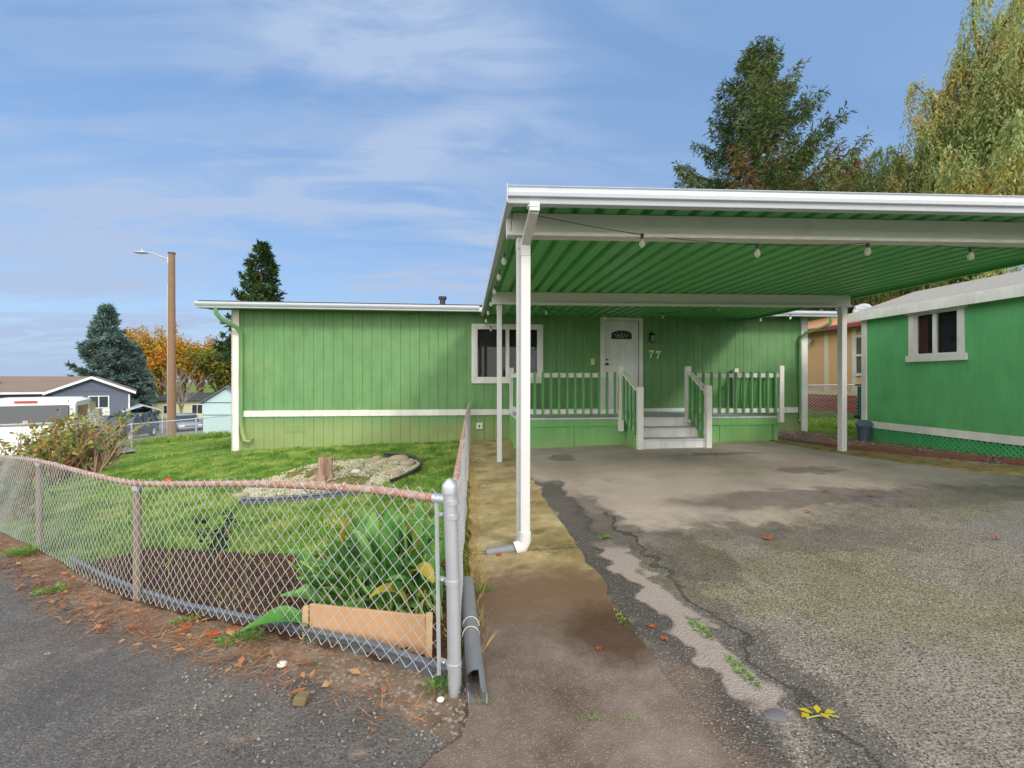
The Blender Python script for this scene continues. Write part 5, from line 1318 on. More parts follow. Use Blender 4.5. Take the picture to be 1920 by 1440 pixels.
# ------------------------------------------------------------------ right side: peach house, fence, timbers
def right_side():
    X = 12.0; ya, yb = 9.5, 21.0; ze = Z0 + 1.66; zb = Z0 - .42
    T = thing('peach_house', 'peach-walled house with a maroon gutter and red brick skirting behind the shed', 'house', (X, 14, g(12, 14)))
    m = MB(); m.bb(X, X + 7, ya, yb, zb, ze); m.build('wall', 'wall_peach', T)
    m = MB(); m.bb(X - .02, X + 7, ya + .01, yb - .01, -.6, zb - .08); m.build('skirt', 'skirt_brick', T)
    m = MB(); m.bb(X - .04, X - .001, ya, yb, zb - .08, zb + .03)
    m.build('belt_board', 'trim_cream', T)
    for y in (14.0, 12.9, 11.6): m = MB(); m.bb(X - .035, X - .001, y, y + .16, zb + .031, ze - .02); m.build('batten', 'trim_cream', T)
    m = MB(); m.prism([(X - .35, ya - .3, ze + .02), (X + 3.5, ya - .3, ze + .95), (X + 3.5, ya - .3, ze + 1.03), (X - .35, ya - .3, ze + .09)], (0, yb - ya + .6, 0)); m.build('roof', 'roof_orange', T)
    m = MB(); m.bb(X - .40, X - .351, ya - .3, yb + .3, ze - .10, ze + .06); m.bb(X - .47, X - .401, ya - .3, yb + .3, ze - .07, ze + .03); m.build('gutter', 'fascia_maroon', T)
    m = MB(); m.bb(X - .35, X, ya, yb, ze - .03, ze - .01); m.build('soffit', 'wall_peach', T)
    def Yat(px): r = (px - 960)/FPX; f = X/(SI + r*CO); return f*(CO - r*SI)
    y1, y0 = Yat(1601), Yat(1630)
    m = MB(); z0, z1 = Z0 + .12, Z0 + 1.38
    m.bb(X - .05, X - .001, y0, y1, z0, z0 + .08); m.bb(X - .05, X - .001, y0, y1, z1 - .08, z1); m.bb(X - .05, X - .001, y1 - .09, y1, z0 + .08, z1 - .08); m.bb(X - .05, X - .001, y0, y0 + .09, z0 + .08, z1 - .08); m.bb(X - .045, X - .001, y0 + .09, y1 - .09, (z0+z1)/2 - .03, (z0+z1)/2 + .03)
    W = m.build('window', 'white_paint', T); m = MB(); m.bb(X - .02, X - .015, y0 + .09, y1 - .09, z0 + .08, z1 - .08); m.build('pane', 'window_glass', W); m = MB(); m.bb(X - .014, X - .002, y0 + .09, y1 - .09, z0 + .08, z1 - .08); m.build('blind', 'curtain_pale', W)
    # floodlight on its wall
    q = Vector((X - .06, Yat(1525), Z0 + 1.35)); m = MB(); m.tube([q, q + Vector((-.1, 0, 0))], [.06, .08], 10); m.tube([q + Vector((-.04, .05, -.02)), q + Vector((-.1, .1, -.14))], [.03, .05], 10); m.build('wall_lamp', 'dish_grey', T, smooth=True)
    # satellite dish on the corner of the shed roof
    q = pt(1617, 582, 9.3); T = thing('satellite_dish', 'small grey satellite dish at the far corner of the shed roof', 'satellite dish', tuple(q))
    m = MB(); m.tube([q + Vector((.02, .02, -.18)), q], .014, 8); m.tube([q, q + Vector((-.22, -.1, .02))], .008, 6); m.box(q + Vector((-.24, -.11, .04)), (.05, .05, .07)); m.build('arm', 'dish_grey', T)
    m = MB(); n = 18; ax = Vector((-.75, -.5, .45)).normalized(); u = ax.orthogonal().normalized(); v = ax.cross(u); vs = [q - ax*.03]; fs = []
    for k in range(1, 4): rr_ = .055*k; vs += [q + ax*(rr_*rr_*1.1 - .03) + (u*math.cos(2*PI*j/n) + v*math.sin(2*PI*j/n))*rr_ for j in range(n)]
    fs = [(0, 1+j, 1+(j+1) % n) for j in range(n)] + [(1+k*n+j, 1+(k+1)*n+j, 1+(k+1)*n+(j+1) % n, 1+k*n+(j+1) % n) for k in range(2) for j in range(n)]
    m.add(vs, fs); o = m.build('reflector', 'dish_grey', T, smooth=True); so = o.modifiers.new('t', 'SOLIDIFY'); so.thickness = .006
    # fence between the yards
    ln = [(8.2, 13.2), (10.2, 11.9), (11.6, 10.9)]
    T = thing('back_fence', 'chain link fence on the grass before the peach house', 'fence', (10, 12, g(10, 12)))
    m = MB(); m.tube([gpt(p, 1.0) for p in ln], .02, 8)
    for p in (ln[0], ln[2]): m.tube([gpt(p, 0), gpt(p, 1.02)], .025, 8)
    m.build('frame', 'galvanized', T); chain('mesh', ln, .03, 1.02, .09, .0055, 'fence_wire', T)
    # timbers
    def timber(name, pts, w, h, mat, lb, z=.03):
        m = MB(); 
        for i in range(len(pts)-1): m.bar(gpt(pts[i], z), gpt(pts[i+1], z), w, h)
        tag(m.build(name, mat, bevel=.006), lb, 'timber')
    timber('timber_edging', [(6.38, 8.4), (6.55, 7.45)], .05, .08, 'timber_red', 'short red-brown edging board behind the right rear carport post')
    timber('timber_edging', [(6.62, 7.35), (7.02, 6.35), (7.35, 5.75)], .05, .09, 'timber_red', 'long red-brown edging board along the leaf bed by the driveway kerb')
    timber('timber_edging', [(7.42, 5.62), (8.0, 4.7), (9.0, 3.2)], .07, .11, 'timber_red', 'dark red edging board nearest the camera at the right edge')
    timber('plank', [(6.33, 8.55), (6.52, 7.68)], .06, .03, 'edging_grey', 'thin grey plank lying beside the short red board', .055)
    timber('stepping_board', [(7.05, 7.35), (7.32, 6.75)], .17, .04, 'timber_mossy', 'mossy board lying in the leaf bed, further from the camera', .04)
    timber('stepping_board', [(7.2, 6.55), (7.5, 5.95)], .19, .04, 'timber_mossy', 'mossy board lying in the leaf bed, nearer the camera', .04)
    # crumpled plastic tub at the shed corner
    x, y = 7.655, 8.08; gz = g(x, y); T = thing('plastic_tub', 'dark blue-grey crumpled plastic tub at the far corner of the shed', 'tub', (x, y, gz))
    m = MB(); n = 14
    m.tube([(x, y, gz), (x + .01, y, gz + .17), (x + .0, y - .01, gz + .33)], [.09, .11, .12], n, True); m.build('body', 'plastic_bluegrey', T, smooth=False)
    m = MB(); m.tube([(x + .0, y - .01, gz + .33), (x - .01, y - .02, gz + .36)], [.14, .135], n); m.build('lid', 'plastic_bluegrey', T)
    x, y = 10.75, 11.1; gz = g(x, y); T = thing('wheeled_bin', 'teal wheeled bin partly hidden behind the shed corner', 'bin', (x, y, gz))
    m = MB(); m.prism([(x-.22, y-.22, gz + .06), (x+.22, y-.22, gz + .06), (x+.22, y+.22, gz + .06), (x-.22, y+.22, gz + .06)], (0, 0, .9)); m.build('body', 'plastic_teal', T, bevel=.02)
    m = MB(); m.box((x, y, gz + 1.0), (.52, .54, .05)); m.build('lid', 'plastic_teal', T, bevel=.02)
    for s in (-1, 1): m = MB(); m.tube([(x + s*.18, y + .22, gz + .09), (x + s*.24, y + .22, gz + .09)], .09, 12); m.build('wheel', 'rubber', T)
right_side()
# ------------------------------------------------------------------ left background
def lamp_pole():
    b = pt(322, 822, 22.5); x, y = b.x, b.y; gz = g(x, y); top = CAMZ + 236/FPX*22.5
    T = thing('street_lamp', 'tall weathered wooden pole with a curved arm and flat lamp head', 'street lamp', (x, y, gz))
    m = MB(); m.tube([(x, y, gz - .2), (x, y, (gz+top)/2), (x, y, top)], [.19, .165, .14], 14); m.build('pole', 'pole_wood', T, smooth=True)
    m = MB(); m.tube([(x - .17, y - .05, gz), (x - .15, y - .05, top - 1.5)], .022, 6)
    m.build('conduit', 'galvanized', T)
    m = MB(); m.tube([(x, y, top + .0), (x, y, top + .06)], .165, 12); m.build('pole_cap', 'bark', T)
    a = Vector((x, y, top - .30)); k = 22.5/FPX
    pts = [a + Vector((-.10, 0, 0)), a + Vector((-.4, 0, .12)), a + Vector((-.85, 0, .30)), a + Vector((-1.05, 0, .33))]
    m = MB(); m.tube(pts, .032, 8); m.box(a + Vector((-.14, 0, -.02)), (.08, .1, .3)); m.build('arm', 'galvanized', T, smooth=True)
    m = MB(); c = pts[-1] + Vector((-.36, 0, 0)); m.sphere(c, .36, 14, 8, (1, .42, .17)); m.tube([c + Vector((.05, 0, .05)), c + Vector((.05, 0, .16))], .05, 8); m.build('lamp_head', 'dish_grey', T, smooth=True)
lamp_pole()
def far_fence():
    ln = [pt(205, 800, 19.2), pt(247, 800, 20), pt(368, 790, 21.5), pt(440, 780, 23)]; ln = [(p.x, p.y) for p in ln]
    T = thing('far_fence', 'chain link fence between the lawn and the far street', 'fence', (ln[1][0], ln[1][1], g(*ln[1])))
    H = 1.0
    m = MB(); m.tube([gpt(p, H) for p in ln], .024, 8); m.build('top_rail', 'galvanized', T, smooth=True)
    for p in ln[1:3]:
        m = MB(); m.tube([gpt(p, -.1), gpt(p, H + .06)], .036, 10); m.build('line_post', 'galvanized', T, smooth=True)
    chain('mesh', ln, .02, H, .11, .0045, 'fence_wire', T)
far_fence()
def at_g(px, f): p = pt(px, 712, f); return p.x, p.y, g(p.x, p.y)
def gable_house(name, lb, cat, px0, px1, f, zeave, zridge, depth, wall, roof, trim, gz=None, yaw=None, extra=None):
    "gable end facing the camera, ridge running away; px0..px1 = gable wall span"
    b = pt(px1, 712, f); d = Vector((math.cos(-TH + (yaw or 0)), math.sin(-TH + (yaw or 0)), 0)); q_ = pt(px0, 712, 1) ; q_.z = 0; q_.normalize(); den = q_.x*d.y - q_.y*d.x; W = (q_.x*b.y - q_.y*b.x)/den; a = b - d*W; c = (a + b)/2; c.z = a.z; rz = math.atan2(d.y, d.x)
    if gz is None: gz = g(c.x, c.y)
    T = thing(name, lb, cat, (c.x, c.y, gz), rz); e, r_ = zeave - gz, zridge - gz; h = W/2
    m = MB(); m.prism([(-h, 0, -.3), (h, 0, -.3), (h, 0, e), (0, 0, r_), (-h, 0, e)], (0, depth, 0)); m.build('wall', wall, T, local=True)
    m = MB(); o = .4; sl = (r_ - e)/h
    for s in (-1, 1): m.prism([(0, -o, r_ + .02), (s*(h + o), -o, e - sl*o + .02), (s*(h + o), -o, e - sl*o + .10), (0, -o, r_ + .10)], (0, depth + 2*o, 0))
    m.build('roof', roof, T, local=True)
    m = MB()
    for s in (-1, 1): m.prism([(s*.001, -o - .03, r_ - .10), (s*(h + o), -o - .03, e - sl*o - .10), (s*(h + o), -o - .03, e - sl*o + .1), (s*.001, -o - .03, r_ + .1)], (0, .028, 0))
    m.build('barge_board', trim, T, local=True)
    return T, h, e, r_
def win_local(T, x0, x1, z0, z1, y=-.03, n=2, frame='white_paint'):
    m = MB(); t = .07
    m.bb(x0, x1, y, y + .028, z0, z0 + t); m.bb(x0, x1, y, y + .028, z1 - t, z1); m.bb(x0, x0 + t, y, y + .028, z0 + t, z1 - t); m.bb(x1 - t, x1, y, y + .028, z0 + t, z1 - t)
    for i in range(1, n): xx = x0 + (x1-x0)*i/n; m.bb(xx - .03, xx + .03, y + .001, y + .027, z0 + t, z1 - t)
    W = m.build('window', frame, T, local=True); m = MB(); m.bb(x0 + t, x1 - t, y + .015, y + .025, z0 + t, z1 - t); m.build('pane', 'vehicle_glass', W, local=True)
def left_back():
    # slate-blue house: gable at right, long roof running left
    f = 37; k = f/FPX
    zE, zR = CAMZ - 20*k, CAMZ + 4*k
    T, h, e, r_ = gable_house('slate_house', 'slate blue-grey house with white barge boards and a small gable window', 'house', 96, 243, f, zE, zR, 6.8, 'wall_slate', 'shingle_brown', 'white_paint', yaw=R(39))
    q = lambda px: h - (243 - px)*k*1.36
    win_local(T, q(201), q(222), CAMZ - 52*k - T.location.z, CAMZ - 29*k - T.location.z)
    m = MB(); m.bb(-.02, .02, -.012, -.001, e + .05, r_ - .2); m.bb(-h, h, -.03, -.001, e - .06, e); m.build('trim_line', 'wall_slate', T, local=True)
    m = MB(); m.bb(h - .08, h + .02, -.02, -.001, -.2, e - .3); m.build('corner_board', 'white_paint', T, local=True)
    # wing to the left with its own long roof
    m = MB(); m.bb(-h - 17, -h + .5, 1.0, 7.0, -.3, e - .12); m.build('wing_wall', 'wall_slate', T, local=True)
    m = MB(); m.prism([(-h - 17.3, .35, e - .12), (-h - 17.3, 4.4, r_ + .0), (-h - 17.3, 4.4, r_ + .1), (-h - 17.3, .35, e - .02)], (h + 17.2, 0, 0)); m.prism([(-h - 17.3, 8.2, e - .12), (-h - 17.3, 4.401, r_ + .0), (-h - 17.3, 4.401, r_ + .1), (-h - 17.3, 8.2, e - .02)], (h + 17.2, 0, 0)); m.build('wing_roof', 'shingle_brown', T, local=True)
    m = MB(); m.bb(-h - 17.3, -h - .4, .22, .34, e - .2, e - .05); m.build('gutter', 'white_paint', T, local=True)
    for dx in (-3.2, -12): m = MB(); m.box((-h + dx, 2.5, (e + r_)/2 + .2), (.35, .35, .16)); m.build('roof_vent', 'black_metal', T, local=True)
    # white carport canopy at its right
    f = 34; k = f/FPX; T, h, e, r_ = gable_house('metal_canopy', 'small open metal canopy with a pale gable roof beside the slate house', 'canopy', 249, 292, f, CAMZ - 60*k, CAMZ - 48*k, 6, 'curtain_dark', 'white_metal', 'wall_slate') if False else (None,)*4
    f = 36; k = f/FPX; x, y, gz = at_g(269, f); T = thing('metal_canopy', 'small open metal canopy with a pale gable roof beside the slate house', 'canopy', (x, y, gz), R(38))
    hh = CAMZ - 60*k - gz; m = MB(); w = 1.25
    for s in (-1, 1): m.prism([(0, 0, hh + .45), (s*w, 0, hh), (s*w, 0, hh + .05), (0, 0, hh + .50)], (0, 5, 0))
    m.build('roof', 'dish_grey', T, local=True)
    for s in (-1, 1):
        for yy in (.1, 4.9): m = MB(); m.box((s*(w - .06), yy, hh/2), (.06, .06, hh)); m.build('post', 'dish_grey', T, local=True)
    # pale yellow-green house beyond
    f = 56; k = f/FPX; a, b = pt(285, 712, f), pt(420, 712, f); gz = g(*a.xy); d = (b - a).normalized(); T = thing('cream_house', 'low pale yellow-green house with a dark roof behind the pole', 'house', (a.x, a.y, gz), math.atan2(d.y, d.x)); W = (b-a).length
    e = CAMZ - 40*k - gz; r_ = CAMZ - 27*k - gz
    m = MB(); m.bb(0, W, 0, 7, -.4, e); m.build('wall', 'wall_cream', T, local=True)
    m = MB(); m.prism([(-.3, -.4, e), (-.3, 3.5, r_), (-.3, 3.5, r_ + .1), (-.3, -.4, e + .1)], (W + .6, 0, 0)); m.build('roof', 'shingle_dark', T, local=True)
    win_local(T, 4.9, 6.3, e - 1.6, e - .4); win_local(T, 1.4, 2.5, e - 1.6, e - .5)
    # pale teal shed, roof climbing to the right behind the green house
    f = 27; k = f/FPX; a, b = pt(381, 712, f), pt(470, 712, f); gz = g(*a.xy) - .2; d = (b - a).normalized(); T = thing('teal_shed', 'pale teal shed with a sloping roof edge beside the house corner', 'shed', (a.x, a.y, gz), math.atan2(d.y, d.x)); W = (b-a).length
    e = CAMZ - 43*k - gz; sl = .62
    m = MB(); m.prism([(0, 0, -.4), (W, 0, -.4), (W, 0, e), (W/2, 0, e + sl*W/2), (0, 0, e)], (0, 4, 0)); m.build('wall', 'wall_teal', T, local=True)
    m = MB()
    for s in (0, 1):
        x0 = -.12 if s == 0 else W + .12; m.prism([(x0, -.15, e - .12*sl + .01), (W/2, -.15, e + sl*W/2 + .01), (W/2, -.15, e + sl*W/2 + .09), (x0, -.15, e - .12*sl + .09)], (0, 4.3, 0))
    m.build('roof', 'wall_slate', T, local=True)
    m = MB(); m.bb(0, W, -.02, -.001, e - .02, e + .03); m.bb(0, W, -.02, -.001, e - .75, e - .71); m.build('trim_line', 'wall_slate', T, local=True)
left_back()
# ------------------------------------------------------------------ vehicles (x forward, y left, z up)
def loft(secs, name, mat, T, smooth=True, cap=True):
    "secs: list of closed rings (same count)"
    m = MB(); n = len(secs[0]); vs = [p for s in secs for p in s]; fs = []
    for i in range(len(secs)-1):
        for j in range(n): fs.append((i*n+j, i*n+(j+1) % n, (i+1)*n+(j+1) % n, (i+1)*n+j))
    if cap: fs += [tuple(range(n)), tuple(range(len(vs)-1, len(vs)-n-1, -1))]
    m.add(vs, fs); return m.build(name, mat, T, local=True, smooth=smooth)
def wheel(T, x, y, r=.36, w=.22):
    s = 1 if y > 0 else -1
    m = MB(); m.tube([(x, y - s*w, r), (x, y - s*w*.9, r), (x, y - s*.03, r), (x, y, r)], [r*.92, r, r, r*.9], 22); o = m.build('wheel', 'rubber', T, local=True, smooth=True)
    m = MB(); m.tube([(x, y + s*.002, r), (x, y + s*.012, r)], [r*.64, r*.6], 20)
    for k in range(5):
        a = 2*PI*k/5; m.box((x + math.cos(a)*r*.32, y + s*.018, r + math.sin(a)*r*.32), (r*.5, .02, r*.16), rot=Matrix.Rotation(-a, 4, 'Y'))
    m.build('rim', 'rim_alloy', o, local=True)
def car(name, lb, cat, loc, heading, paintm, L=4.6, W=1.85, H=1.7, suv=True):
    T = thing(name, lb, cat, loc, heading); h = W/2
    # lower body rings along x: (x, zbottom, zbelt, halfwidth)
    zb = .30; belt = H*.58
    S = [(-L/2, .42, belt*.92, h*.86), (-L/2+.12, zb, belt, h*.96), (-L/2+.8, zb, belt*1.01, h), (0, zb, belt, h), (L/2-1.35, zb, belt*.97, h), (L/2-.45, zb, belt*.86, h*.97), (L/2-.1, zb+.03, belt*.76, h*.9), (L/2, .42, belt*.62, h*.8)]
    secs = [[(x, -w*.93, z0), (x, -w, z0 + .18), (x, -w, z1 - .16), (x, -w*.93, z1 - .01), (x, -w*.5, z1 + .03), (x, w*.5, z1 + .03), (x, w*.93, z1 - .01), (x, w, z1 - .16), (x, w, z0 + .18), (x, w*.93, z0)] for x, z0, z1, w in S]
    B = loft(secs, 'body', paintm, T)
    r0 = -L/2 + (.12 if suv else .55); r1 = L/2 - 1.35
    G_ = [(r0, belt*.99, belt, h*.9), (r0 + .35, belt*.99, H*.93, h*.8), (r0 + .7, belt, H, h*.76), (.15, belt, H, h*.76), (.45, belt, H*.96, h*.76), (r1 + .12, belt*.97, belt*.99, h*.88)]
    secs = [[(x, -h*.92, z0), (x, -w, z1 - .02), (x, -w*.8, z1 + .0), (x, w*.8, z1 + .0), (x, w, z1 - .02), (x, h*.92, z0)] for x, z0, z1, w in G_]
    loft(secs, 'cabin_glass', 'vehicle_glass', T)
    secs = [[(x, -w*1.0, H - .05 + d), (x, -w*.85, H + .012 + d), (x, w*.85, H + .012 + d), (x, w*1.0, H - .05 + d)] for x, d, w in ((r0 + .3, -.09, h*.79), (r0 + .7, 0, h*.79), (.15, 0, h*.79), (.5, -.06, h*.79))]
    loft(secs, 'roof', paintm, T)
    m = MB()
    for s in (-1, 1):
        for xa, xb_ in ((r1 + .05, .42), (-.35, -.35), (-1.25, -1.25), (r0 + .05, r0 + .4)):
            m.bar((xa, s*h*.925, belt - .02), (xb_, s*h*.79, H - .04), .06, .05, (0, 1, 0))
    m.build('pillar', paintm, T, local=True)
    for sx in (-L/2 + .85, L/2 - .85):
        for s in (-1, 1): wheel(T, sx, s*(h + .005))
    for s in (-1, 1):
        m = MB(); m.box((L/2 - .10, s*h*.68, belt*.70), (.22, .34, .15)); m.build('headlight', 'lamp_clear', T, local=True, bevel=.03)
        m = MB(); m.box((-L/2 + .05, s*h*.78, belt*.8), (.1, .2, .3)); m.build('tail_light', 'lamp_red', T, local=True, bevel=.03)
        m = MB(); m.sphere((r1 - .25, s*(h + .1), belt + .06), .11, 8, 6, (.6, 1, .8)); m.build('mirror', paintm, T, local=True, smooth=True)
    m = MB(); m.box((L/2 - .01, 0, belt*.56), (.06, h*.9, .18)); m.build('grille', 'car_dark', T, local=True, bevel=.02)
    m = MB(); m.box((L/2 - .03, 0, .44), (.12, W*.86, .16)); m.box((-L/2 + .03, 0, .5), (.12, W*.86, .18)); m.build('bumper', paintm, T, local=True, bevel=.03)
    return T
def pickup():
    x, y, gz = at_g(48, 11.6); hd = math.atan2(.875, -.485); T = thing('pickup_truck', 'white pickup truck with a canopy over its bed, seen from behind', 'truck', (x, y, gz + .0), hd); h = .97
    # origin at the tailgate; truck extends forward (+x)
    def ring(x, z0, z1, w, k=.93): return [(x, -w*.95, z0), (x, -w, z0 + .15), (x, -w, z1 - .08), (x, -w*k, z1), (x, w*k, z1), (x, w, z1 - .08), (x, w, z0 + .15), (x, w*.95, z0)]
    loft([ring(0, .52, 1.30, h*.97), ring(.1, .5, 1.32, h), ring(3.6, .5, 1.30, h), ring(4.6, .5, 1.18, h), ring(5.3, .55, 1.12, h*.94), ring(5.5, .6, .95, h*.85)], 'body', 'truck_white', T)
    # canopy shell
    loft([ring(.04, 1.325, 1.90, h*.95, .82), ring(.22, 1.325, 1.985, h*.95, .82), ring(1.95, 1.325, 2.0, h*.95, .82)], 'canopy', 'truck_white', T)
    def cr(x, z0, z1, w0, w1): return [(x, -w0, z0), (x, -w1, z1 - .03), (x, -w1*.9, z1), (x, w1*.9, z1), (x, w1, z1 - .03), (x, w0, z0)]
    loft([cr(1.98, 1.30, 1.86, h*.95, h*.82), cr(2.2, 1.30, 1.92, h*.95, h*.80), cr(3.2, 1.30, 1.92, h*.95, h*.80), cr(4.1, 1.25, 1.28, h*.93, h*.88)], 'cab', 'truck_white', T)
    m = MB(); m.box((.015, 0, 1.60), (.03, 1.62, .46), rot=Matrix.Rotation(R(3), 4, 'Y')); m.build('rear_window', 'vehicle_glass', T, local=True, bevel=.02)
    m = MB(); m.box((-.005, 0, 1.37), (.03, 1.7, .03)); m.box((-.02, 0, 1.40), (.04, .10, .09)); m.build('canopy_handle', 'rim_alloy', T, local=True)
    m = MB(); m.box((.02, 0, 1.93), (.06, .42, .045)); m.build('brake_light', 'lamp_red', T, local=True, bevel=.01)
    for s in (-1, 1):
        m = MB(); m.box((-.01, s*(h - .09), 1.02), (.05, .14, .42)); m.build('tail_light', 'lamp_red', T, local=True, bevel=.02)
        m = MB(); m.bar((2.3, s*h*.885, 1.62), (3.35, s*h*.885, 1.60), .02, .44); m.build('cab_window', 'vehicle_glass', T, local=True, bevel=.02)
        m = MB(); m.bar((.35, s*h*.952, 1.62), (1.75, s*h*.952, 1.62), .02, .34); m.build('canopy_window', 'vehicle_glass', T, local=True, bevel=.02)
        m = MB(); m.box((3.45, s*(h + .14), 1.42), (.12, .2, .24)); m.build('mirror', 'truck_white', T, local=True, bevel=.03)
        for xx in (1.05, 4.55): wheel(T, xx, s*(h + .01), .40, .25)
    m = MB(); m.box((-.012, 0, .95), (.02, 1.45, .5)); m.box((-.03, 0, 1.12), (.025, .28, .10)); m.build('tailgate', 'truck_white', T, local=True, bevel=.01)
    m = MB(); m.box((-.12, 0, .56), (.18, 1.8, .18)); m.build('bumper', 'rim_alloy', T, local=True, bevel=.03)
pickup()
x, y, gz = at_g(238, 31); car('blue_suv', 'dark blue SUV parked facing the camera beyond the far fence', 'car', (x, y, g(x, y)), math.atan2(-1, .12), 'suv_blue')
x, y, gz = at_g(347, 38); car('silver_car', 'small silver car parked behind the wooden pole', 'car', (x, y, g(x, y)), math.atan2(-.75, .65), 'car_silver', 4.4, 1.78, 1.42, False)
# ------------------------------------------------------------------ trees
def rodr(v, ax, a):
    return v * math.cos(a) + np.cross(ax, v) * math.sin(a) + ax * np.dot(ax, v) * (1 - math.cos(a))
def conifer(name, lb, x, y, H, Rb, mat, nbr=170, seed=1, droop=.5, uptip=.35, base=.06, spl=.35, spw=.06, dens=26, trunk='bark', gz=None, lean=0, dead=0, shape=.85, hang=.5, ragged=.3):
    r = np.random.default_rng(seed); gz = g(x, y) if gz is None else gz
    T = thing(name, lb, 'tree', (x, y, gz)); m = MB()
    m.tube([(x, y, gz - .2), (x + lean*.3, y, gz + H*.4), (x + lean, y, gz + H)], [H*.022 + .05, H*.014 + .03, .02], 9)
    P = []; D = []; Ls = []; dP = []; dD = []; dL = []
    for b in range(nbr):
        t = base + (1 - base) * ((b + r.uniform(0, 1)) / nbr) ** 1.0
        az = r.uniform(0, 2*PI); env = (1 - t)**shape
        L = Rb * (env + .03) * r.uniform(1 - ragged, 1 + ragged*.35)
        if L < .1: continue
        p0 = np.array([x + lean*t, y, gz + H*t]); out = np.array([math.cos(az), math.sin(az), 0])
        el = .55*t + .05 - droop * (1 - t) * .6
        ns = 8; p = p0.copy(); pts = [p.copy()]
        for i in range(ns):
            q = i/ns; e = el + uptip * (q - .3) - .15
            d = out*math.cos(e) + np.array([0, 0, math.sin(e)]); p = p + d*L/ns; pts.append(p.copy())
        if L > .5: m.tube(pts[::2], [max(.012, L*.016)*(1 - i*.2) for i in range(5)], 4, False)
        pts = np.array(pts); n = int(dens * L / Rb * 2.2) + 8
        s = r.uniform(.12, 1, n)**.8 * ns; i = np.minimum(s.astype(int), ns-1); fr = (s - i)[:, None]; bp = pts[i]*(1-fr) + pts[i+1]*fr
        bd = unit(pts[i+1] - pts[i]); side = np.cross(bd, [0, 0, 1.]); sg = r.choice([-1, 1], n)[:, None]
        tl = (1 - s/ns)[:, None]*L*.32 + spl*.4    # side twig length
        u = r.uniform(0, 1, (n, 1)); tw = unit(bd*.8 + side*sg*.9 + np.array([0, 0, -hang*.5]))
        bp2 = bp + tw*tl*u + r.normal(0, .03*Rb*.3, (n, 3))
        dd = unit(bd*.6 + side*sg*.7 + r.normal(0, .3, (n, 3)) + np.array([0, 0, -hang])*r.uniform(.2, 1.3, (n, 1)))
        isd = dead and r.random() < dead and t < .62
        (dP if isd else P).append(bp2); (dD if isd else D).append(dd); (dL if isd else Ls).append(r.uniform(spl*.6, spl*1.2, n))
    # leader
    n = 40; tt = r.uniform(.9, 1.0, n); P.append(np.stack([x + lean*tt, np.full(n, y), gz + H*tt], 1)); D.append(unit(r.normal(0, 1, (n, 3)) + [0, 0, .6])); Ls.append(np.full(n, spl*.7))
    m.build('trunk', trunk, T)
    def mk(P, D, Ls, mt, nm):
        P = np.concatenate(P); D = np.concatenate(D); Ls = np.concatenate(Ls); Q = [leafquads(P, D, Ls, np.full(len(P), spw))]
        D2 = unit(D + NR.normal(0, .35, D.shape)); Q.append(leafquads(P + D*Ls[:, None]*.35, D2, Ls*.8, np.full(len(P), spw)))
        D3 = unit(D + NR.normal(0, .45, D.shape)); Q.append(leafquads(P + D*Ls[:, None]*.15, D3, Ls*.9, np.full(len(P), spw)))
        V = np.concatenate([q[0] for q in Q]); k = 0; Fs = []
        for q in Q: Fs.append(q[1] + k); k += len(q[0])
        np_mesh(nm, V, np.concatenate(Fs), mt, T)
    mk(P, D, Ls, mat, 'crown')
    if dP: mk(dP, dD, dL, 'leaf_spruce_dead', 'brown_branches')
